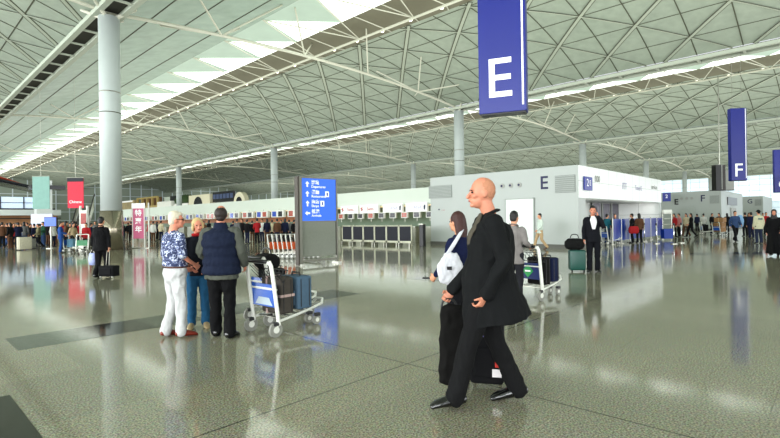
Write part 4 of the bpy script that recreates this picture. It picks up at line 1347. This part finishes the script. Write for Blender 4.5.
c_.tube([(2, 0, 1.4), (8, 0, 1.3), (12, 0, .8), (15.6, 0, -.2)], [(3, .35), (3, .35), (3, .3), (2, .15)], ref=(0, 1, 0), n=4, seg=14); c_.obj('canopy_shell', mat('canopy_red', (.68, .26, .16), .5, var=.2), rf, smooth=True)
c_ = MB(); c_.tube([(4, 0, .8), (10, 0, .7), (16, 0, -.4), (17.5, 0, -1.0)], [(3.2, .3), (3.2, .3), (3, .25), (2.5, .15)], ref=(0, 1, 0), n=4, seg=14); c_.obj('dark_edge', SCR_D, rf, smooth=True)  # dark lower shell reaching past the end of the red one
up = thing('upper_shop', 'dark-roofed upper shop level with a white end pier behind the teal banner', 'kiosk', (10.6, 58, 0), 0)
MB().b2((0, 0, 2.4), (1.3, 1.2, 6.0)).obj('end_pier', WALLW, up)
MB().b2((-.4, -.2, 5.1), (2.4, 1.6, 5.5)).obj('ledge', SCR_D, up)
MB().b2((0, 0, 0), (1.0, 1.0, 2.4)).obj('base', BASEB, up)
# blue screen
p = U(51, 222, 31)
ls = thing('blue_screen', 'bright blue display screen above the crowd at the left', 'screen', (p.x, p.y, 0), YAW - pi / 2)
MB().box((0, 0, 1.72), (.80, .12, .62)).obj('housing', BLK, ls)
MB().box((0, -.065, 1.72), (.74, .02, .54)).obj('screen', mat('screen_bright_blue', (.22, .36, .80), .3, var=.1, emit=.6), ls)
MB().cyl((0, 0, .7), .05, 1.4).obj('stand', STEEL, ls); MB().cyl((0, 0, .02), .3, .04).obj('foot', STEEL, ls)
# escalator
def esc(px, d, lab):
    p = CW((px - 390) / F * d, d)
    e = thing('escalator', lab, 'escalator', p, face(.45, -1))
    s = MB(); n = 14
    for i in range(n):
        s.box((0, -i * .36, .15 + i * .23), (1.0, .38, .25))
    s.obj('steps', mat('escalator_steps', (.45, .45, .42), .5, .4), e)
    for sx in (-.6, .6):
        MB().tube([(sx, .6, .95), (sx, 0, 1.15), (sx, -n * .36, 1.15 + n * .23), (sx, -n * .36 - .6, 1.2 + n * .23)], [(.05, .07)] * 4, n=3, seg=8).obj('handrail', BLK, e, smooth=True)
        b = MB(); b.add([(sx, .5, 0), (sx, -n * .36, n * .23 - .2), (sx, -n * .36, n * .23 + 1.1), (sx, .5, .9)], [(0, 1, 2, 3)])
        b.obj('balustrade', mat('balustrade', (.78, .78, .72), .2), e)
    return e
esc(78, 44, 'escalator with pale balustrades below the red banner')
wb2 = thing('notice_stand', 'white notice board with grey panels behind the crowd, below the teal banner', 'notice board', CW((42 - 390) / F * 38, 38), YAW - pi / 2)
MB().box((0, 0, 1.9), (1.7, .1, 1.0)).obj('board', mat('board_white', (.75, .77, .84), .4), wb2)
for x in (-.7, .7): MB().cyl((x, 0, .8), .04, 1.6).obj('leg', STEEL, wb2)
for i, (px, lab) in enumerate(((80.5, 'left-hand white marker post before the escalator'), (87.5, 'right-hand white marker post beside the thick column'))):
    d = 33
    o = thing('marker_post', lab, 'post', CW((px - 390) / F * d, d), 0)
    MB().box((0, 0, 1.4), (.13, .13, 2.8)).obj('post_body', WHITE, o, bevel=.02)
    MB().box((0, 0, .03), (.4, .4, .06)).obj('foot', STEEL, o)
hp2 = thing('poster_stand', 'tall white panel with a red and green poster in front of the escalator', 'poster', CW((84 - 390) / F * 31.5, 31.5), YAW - pi / 2)
MB().box((0, 0, 1.35), (.42, .08, 2.2)).obj('panel', WHITE, hp2, bevel=.01)
MB().box((0, -.05, 1.9), (.34, .02, .7)).obj('picture', mat('poster_red', (.65, .30, .28), .5, var=.5, scale=7), hp2)
MB().box((0, 0, .13), (.5, .4, .26)).obj('foot', STEEL, hp2)

# upper level shops seen over the fascia
ML = tag(MB().b2((60, 88, 0), (85, 190, 6.2)).obj('wall_back', mat('mezzanine_wall', (.62, .64, .58), .6, var=.1, scale=.1)), kind='structure')
def at60(px): 
    t = (px - 390) / F; d = 60 / (CY + t * SY); return d * SY - t * d * CY
def up_thing(name, label, cat, px0, px1): 
    ya, yb = at60(px1), at60(px0)
    return thing(name, label, cat, (60, (ya + yb) / 2, 6.22), 0), yb - ya
r, W_ = up_thing('arched_kiosk', 'white kiosk with a dark arched opening on the far upper level', 'kiosk', 189, 210)
MB().box((2, 0, 1.5), (4, W_, 3.0)).obj('kiosk_wall', mat('kiosk_cream', (.82, .80, .70), .5), r)
def half_disc(c, rad, h):
    pts = [V((c[0], c[1] + rad * cos(pi * i / 16), c[2] + h * sin(pi * i / 16))) for i in range(17)]
    m_ = MB(); n_ = len(pts)
    m_.add(pts + [p + V((1.2, 0, 0)) for p in pts], [tuple(range(n_)), tuple(range(2 * n_ - 1, n_ - 1, -1))] + [(i, (i + 1) % n_, n_ + (i + 1) % n_, n_ + i) for i in range(n_)])
    return m_
half_disc((-.08, W_ * .04, .35), W_ * .2, 2.1).obj('arch_opening', SCR_D, r)
r, W_ = up_thing('hedge', 'clipped green hedge on the far upper level beside the slim column', 'hedge', 174, 188)
h = MB()
for i in range(40): h.ell((random.uniform(0, 2), random.uniform(-W_ / 2 + .9, W_ / 2 - .9), random.uniform(1.5, 2.8)), (.8, .9, .9), seg=8, rings=5)
h.obj('foliage', mat('foliage', (.17, .26, .10), .8, var=.6, scale=3), r, remesh=.28, fold=.15, fscale=.6)
MB().box((1, 0, .5), (2, W_, 1.0)).obj('planter', WHITE, r)
r, W_ = up_thing('flight_board', 'wide black flight information board on the far upper level', 'display', 210.5, 231)
MB().box((1, 0, 2.0), (.6, W_, 2.6)).obj('housing', SCR_D, r)
for i in range(6): MB().box((.68, -W_ / 2 + W_ * (i + .5) / 6, 2.1), (.04, W_ / 7.5, 1.2)).obj('screen', mat('screen_dim_blue', (.25, .30, .42), .3, emit=.15), r)
MB().box((1, 0, .35), (.3, W_ * .8, .7)).obj('base', BASEB, r)
r, W_ = up_thing('archway_sign', 'small white dome-shaped stall at the right end of the far upper level', 'kiosk', 233, 246)
half_disc((0, 0, .1), W_ * .42, 2.6).obj('dome', MATS['kiosk_cream'], r); half_disc((-.1, 0, .1), W_ * .22, 1.4).obj('opening', SCR_D, r)
r, W_ = up_thing('yellow_kiosk', 'yellow framed shop stall on the far upper level, left of the hedge', 'kiosk', 138, 158)
YL = mat('stall_yellow', (.66, .58, .36), .5, var=.25, scale=.4)
fr = MB()
for k in range(5): fr.box((0, -W_ / 2 + W_ * k / 4, 1.9), (.5, .9, 3.8))
fr.box((0, 0, 3.7), (.6, W_, .5)); fr.box((0, 0, .8), (.6, W_, .6)); fr.obj('frame', YL, r)
MB().box((1.2, 0, 2), (.3, W_, 3.4)).obj('goods', mat('stall_goods', (.45, .32, .20), .7, var=.7, scale=.6), r)
r, W_ = up_thing('upper_stall', 'brown and cream stall on the far upper level beside the thick column', 'kiosk', 121, 136)
MB().box((0, 0, 1.7), (1, W_, 3.4)).obj('stall_body', mat('stall_mixed', (.66, .60, .46), .6, var=.6, scale=.35), r)
MB().box((-.6, 0, 3.1), (.2, W_ * .8, .5)).obj('sign_strip', SIGNW, r)
r, W_ = up_thing('plain_counter', 'low white counter and dark opening on the far upper level behind the slim column', 'counter', 159, 173)
MB().box((0, 0, 1.0), (1, W_, 2.0)).obj('counter_body', WHITE, r); MB().box((1.5, -W_ * .2, 2.6), (.3, W_ * .4, 2.0)).obj('opening', SCR_D, r)
MB().box((1.8, 0, 2.2), (.2, W_, 2.6)).obj('back_panel', CREAM, r)
# ================================================================== more distant people
def at(px, d): return CW((px - 390) / F * d, d)
protos = {}
def proto(key, **kw):
    protos[key] = kw
col = dict(black=(.07, .07, .08), navy=(.10, .12, .22), white=(.82, .82, .80), red=(.62, .14, .16), pink=(.78, .52, .52), grey=(.42, .42, .42), brown=(.36, .25, .18),
           blue=(.16, .30, .55), jeans=(.20, .28, .42), beige=(.70, .63, .50), green=(.16, .32, .24), cream=(.80, .76, .64), khaki=(.46, .44, .34), teal=(.15, .42, .48))
built = {}
def crowd(px, d, kind, fc, tcn, bcn, label, group=None, H=1.68, hm=None, scale=None):
    """kind: stand, walk, sit, push, long (woman with long hair), robe"""
    if kind not in built:
        P = {'walk': pose(**WALK_A), 'sit': pose(**SIT), 'push': pose(**ARM_FWD), 'lwalk': pose(**WALK_A)}.get(kind) or pose()
        hr = 'long' if kind in ('long', 'lwalk') else 'short'
        r, _ = person(label, at(px, d), face(*fc), H, P, top='jacket' if kind in ('stand', 'walk', 'push') else 'shirt', tc=col[tcn], bc=col[bcn], hair=hr, det=0, group=group, hem=(.80 if kind != 'sit' else .42))
        built[kind] = r
        first = {}
        if hm:
            for ch in r.children:
                if ch.name.startswith('hair'): ch.material_slots[0].link = 'OBJECT'; ch.material_slots[0].material = hm
        return r
    m = {'jacket': fab(col[tcn]), 'shirt': fab(col[tcn]), 'trousers': fab(col[bcn])}
    if hm: m['hair'] = hm
    else: m['hair'] = HAIR_BLK
    r = dup(built[kind], at(px, d), face(*fc), label, group, m, H / 1.75)
    if not group and 'group' in r: del r['group']
    return r

# near the E block counter
crowd(607, 27.0, 'push', (1, .4), 'teal', 'jeans', 'person in a teal jacket and jeans bending to a trolley right of the phone man')
crowd(615, 29.6, 'stand', (-.3, -1), 'black', 'black', 'person whose head shows above the blue barrier panels by the counter')
crowd(632, 27.6, 'stand', (-.8, .5), 'black', 'black', 'person in black at the blue barrier panels holding a red bag')
crowd(639, 27.4, 'long', (.2, 1), 'brown', 'black', 'woman in a brown top beside the person with the red bag')
p = at(633.5, 27.1)
softbag('red bag held by the person in black at the blue barrier panels', (p.x, p.y, .55), YAW - pi / 2, .55, .42, .2, fab(col['red']), name='handbag')
cD = cart('luggage cart with a grey frame beside the person in the teal jacket', at(604, 26.4), face(1, .2), AD_BLUE, words=False)
for px, d, lab in ((644, 28.5, 'chrome barrier post right of the blue barrier panels'), (656, 26.5, 'chrome barrier post midway between the E block and the blue stand'),
                   (673.5, 26.0, 'chrome barrier post just right of the blue stand'), (681, 26.8, 'chrome barrier post rightmost, before the group in pink')):
    r = thing('barrier_post', lab, 'post', at(px, d), 0)
    MB().cyl((0, 0, .55), .03, 1.1, seg=10).obj('pole', CHROME, r, smooth=True)
    MB().cyl((0, 0, .02), .17, .04, seg=18).obj('foot', STEEL, r); MB().cyl((0, 0, 1.08), .045, .1, seg=10).obj('cap', BLK, r)
r = thing('wheeled_stand', 'tall thin wheeled stand with a blue bin at its foot, before the F block', 'stand', at(667, 30), YAW - pi / 2)
for x in (-.28, .28): MB().cyl((x, 0, .95), .025, 1.9, seg=8).obj('pole', STEEL, r)
MB().box((0, 0, .42), (.62, .4, .62)).obj('bin', BLUEP, r, bevel=.02)
for z in (1.0, 1.35, 1.7): MB().box((0, 0, z), (.6, .3, .03)).obj('shelf', STEEL, r)
MB().box((0, -.05, 1.78), (.5, .03, .26)).obj('sign_plate', WHITE, r)

# before the F block
crowd(674, 34, 'long', (-.9, -.2), 'red', 'black', 'woman in a dark red top at the left of the group before the F block')
crowd(679, 34.6, 'stand', (-1, .1), 'pink', 'black', 'person in pink second from the left of the group before the F block')
crowd(686, 34.2, 'lwalk', (-.8, -.4), 'cream', 'brown', 'woman in cream walking left before the F block')
crowd(691, 33.6, 'lwalk', (-.9, .2), 'black', 'black', 'long-haired woman in black walking left before the F block door')
crowd(697, 46, 'stand', (0, 1), 'navy', 'black', 'person in navy standing by the F block door')
crowd(703.5, 41, 'push', (.6, .8), 'white', 'grey', 'person in a white top leaning on a trolley before the F block')
crowd(712, 40, 'stand', (.3, -.9), 'black', 'navy', 'person in black beside the brown cartons before the F block')
crowd(719, 39, 'long', (-.9, -.4), 'navy', 'black', 'long-haired woman in navy above the brown cartons before the F block')
cE = cart('trolley stacked with luggage in front of the person in white', at(701, 38.5), face(.9, -.3), AD_BLUE, words=False)
cF = cart('trolley carrying brown cartons before the F block', at(716, 36), face(.95, .3), AD_BLUE, words=False)
KRAFT = mat('kraft_card', (.60, .45, .30), .7, var=.15)
for i, (x, z, lab) in enumerate(((.0, .28, 'brown carton at the bottom of the stack on the far trolley'), (.0, .64, 'brown carton in the middle of the stack on the far trolley'), (.05, 1.0, 'brown carton at the top of the stack on the far trolley'))):
    q_ = w_of_cart(cF, (x, .35, z))
    r = thing('carton', lab, 'box', q_, cF.rotation_euler[2] + .1 * i)
    MB().box((0, 0, .17), (.62, .5, .34)).obj('carton_body', KRAFT, r, bevel=.01)
    MB().box((0, 0, .172), (.07, .51, .345)).obj('tape', mat('tape', (.70, .58, .40), .4), r)
suitcase('dark suitcase on the trolley in front of the person in white', w_of_cart(cE, (0, .3, .28)), cE.rotation_euler[2], .45, .5, .3, fab(col['black']), wheels=False)
# man in denim jacket with a pack
dm = crowd(735, 27.2, 'walk', (-.15, -1), 'jeans', 'black', 'man in a blue denim jacket carrying a pale blue pack, walking towards the camera', H=1.74)
r = thing('backpack', 'pale blue backpack at the side of the man in the denim jacket', 'bag', at(740, 27.4) + V((0, 0, .92)), YAW - pi / 2)
MB().tube([(0, 0, 0), (0, 0, .28), (0, 0, .50)], [(.17, .13), (.20, .15), (.13, .11)], ref=(1, 0, 0), n=3, seg=14).obj('pack_body', fab((.52, .66, .80)), r, smooth=True)
MB().tube([(-.1, -.1, .45), (-.12, -.16, .25), (-.1, -.1, .02)], .02, n=2, seg=6).obj('strap', fab(col['navy']), r)
for i, (px, d, k, c1, c2, lab) in enumerate((
    (745, 34, 'stand', 'black', 'black', 'person in black just behind the man with the pale blue pack'),
    (749, 38, 'long', 'brown', 'black', 'long-haired woman in brown between the denim jacket and the hat'),
    (751, 31, 'stand', 'navy', 'navy', 'person in navy just left of the man in the wide hat'),
    (766, 36, 'stand', 'red', 'black', 'person in a red top behind the man in the wide hat'),
    (727, 42, 'long', 'black', 'black', 'dark-haired woman in black left of the man in the denim jacket'),
    (763, 46, 'stand', 'grey', 'black', 'person in grey far behind the man in the wide hat'))):
    crowd(px, d, k, (.2 * (-1) ** i, -1 if i % 2 else 1), c1, c2, lab)
coat = fab((.66, .66, .54))
hm_, _ = person('man in a wide dark hat and a pale khaki jacket and jeans, back turned', at(758.5, 25.4), face(.15, 1), 1.76, pose(), top='jacket', tc=(.74, .73, .62), bc=(.14, .17, .25), hair='hat', hm=fab((.10, .12, .12)), det=0, hem=.76, fat=1.12)
MB().tube([(-.10, -.16, 1.30), (.0, -.172, 1.28), (.10, -.16, 1.30)], [(.05, .006)] * 3, ref=(0, 0, 1), seg=8).obj('back_print', fab((.42, .48, .46)), hm_)
rb1, _ = person('woman in a long black robe and headscarf at the right edge, facing left', at(774, 17.6), face(-.5, -.6), 1.70, pose(**WALK_A), top='robe', tc=(.05, .05, .06), bc=(.06, .06, .06), hair='hijab', hm=HAIR_BLK, det=0, skin=SKIN_RUD, flare=.07, hem=.09, fat=1.05)
rb2, _ = person('person in a long black robe cut by the right edge of the view', at(789, 16.6), face(-.8, .2), 1.72, pose(), top='robe', tc=(.06, .06, .07), bc=(.06, .06, .06), hair='short', det=0, skin=SKIN_RUD, flare=.10, hem=.09, fat=1.15)

# crowd at the left
rng = random.Random(11)
cols_ = ['black', 'navy', 'brown', 'grey', 'black', 'red', 'khaki', 'black', 'black', 'white', 'navy', 'green']
L_ = [(2, 33, 'stand'), (7, 35, 'walk'), (10, 31, 'long'), (14, 34, 'stand'), (18, 32, 'push'), (24, 33.5, 'long'), (30, 36, 'stand'), (34, 33, 'stand'), (38, 31.5, 'walk'), (43, 34, 'push'),
      (48, 36, 'long'), (53, 33, 'stand'), (66, 31, 'lwalk'), (70, 34, 'stand'), (74, 30, 'long'), (79, 35, 'stand'), (91, 33, 'stand'),
      (0, 39, 'stand'), (5, 41, 'long'), (12, 39, 'stand'), (16, 42, 'push'), (21, 40, 'stand'), (27, 38, 'stand'), (36, 40, 'long'), (40, 37, 'stand'), (46, 40, 'stand'), (56, 38, 'stand'), (63, 36, 'long'), (76, 39, 'stand'), (95, 38, 'stand')]
used = set()
for i, (px, d, k) in enumerate(L_):
    c1 = cols_[(i * 5 + 2) % len(cols_)]; c2 = ['black', 'jeans', 'brown', 'navy'][i % 4]
    who = 'long-haired woman' if k in ('long', 'lwalk') else 'person'
    lab = '%s in %s and %s trousers in the far left crowd' % (who, c1, c2)
    if k in ('walk', 'lwalk'): lab = '%s in %s and %s trousers walking through the far left crowd' % (who, c1, c2)
    if lab in used: lab = lab + (', below red banner' if px > 60 else ', left of banners')
    if lab in used: lab = lab.replace('in the far left crowd', 'behind the far left crowd').replace(' trousers','')
    used.add(lab)
    crowd(px, d, k, (rng.uniform(-1, 1), rng.uniform(-1, 1)), c1, c2, lab, 'crowd at the far left', H=rng.uniform(1.6, 1.76))
crowd(60.5, 26.0, 'push', (.9, .5), 'blue', 'blue', 'person all in blue bending over a trolley at the left')
cG = cart('trolley with pale blue luggage beside the person all in blue', at(66, 26.6), face(1, .1), AD_BLUE, words=False)
suitcase('pale blue suitcase on the trolley beside the person all in blue', w_of_cart(cG, (0, .3, .28)), cG.rotation_euler[2], .5, .45, .3, fab((.45, .62, .72)), wheels=False)
cH = cart('trolley with a green-edged panel right of the person all in blue', at(82, 25.8), face(.2, -1), mat('cart_ad_green', (.20, .50, .32), .4, var=.4, scale=6), words=False)
crowd(86, 27.0, 'stand', (.1, -1), 'red', 'black', 'person in a red top pushing the green-panelled trolley', H=1.6)
crowd(73, 27.5, 'lwalk', (.9, -.2), 'beige', 'black', 'long-haired woman in beige striding right behind the blue trolley', H=1.62)
suitcase('large cream suitcase standing in the left crowd', at(24, 29.5), .3, .7, .75, .35, fab((.78, .76, .68)))
suitcase('pale grey suitcase standing in the left crowd beside the cream one', at(31, 31), .8, .5, .6, .3, fab((.62, .62, .60)))

# crowd in front of the check-in row
C_ = [(118, 46, 'stand'), (123, 43, 'long'), (128, 47, 'stand'), (131, 41, 'push'), (149, 44, 'stand'), (153, 40, 'stand'), (157, 45, 'long'), (161, 42, 'stand'),
      (204, 40, 'stand'), (209, 42, 'long'), (233, 38, 'stand'), (237, 35, 'stand'), (242, 37, 'long'), (247, 34, 'stand'), (252, 38, 'stand'), (257, 33, 'push'), (262, 36, 'stand'), (267, 34.5, 'long'),
      (272, 36.5, 'stand'), (277, 33.5, 'stand'), (281, 37, 'stand'), (285, 34, 'long'), (289, 36, 'stand'), (294, 35, 'stand')]
cc_ = ['black', 'navy', 'black', 'grey', 'brown', 'white', 'black', 'navy', 'cream', 'red', 'black']
for i, (px, d, k) in enumerate(C_):
    c1 = cc_[(i * 7 + 3) % len(cc_)]; c2 = ['black', 'navy', 'brown'][i % 3]
    side = 'left of the pink sign' if px < 135 else ('right of the pink sign' if px < 170 else ('behind the three talking people' if px < 230 else ('behind the cart basket' if px < 256 else 'left of the blue sign board')))
    who = 'long-haired woman' if k == 'long' else 'person'
    lab = '%s in %s, %s trousers, at check-in %s' % (who, c1, c2, side)
    if lab in used: lab = lab.replace('at check-in', 'farther off at check-in')
    used.add(lab)
    crowd(px, d, k, (rng.uniform(-.6, .6), 1 if i % 4 else -1), c1, c2, lab, 'people queuing at the check-in row', H=rng.uniform(1.6, 1.76))
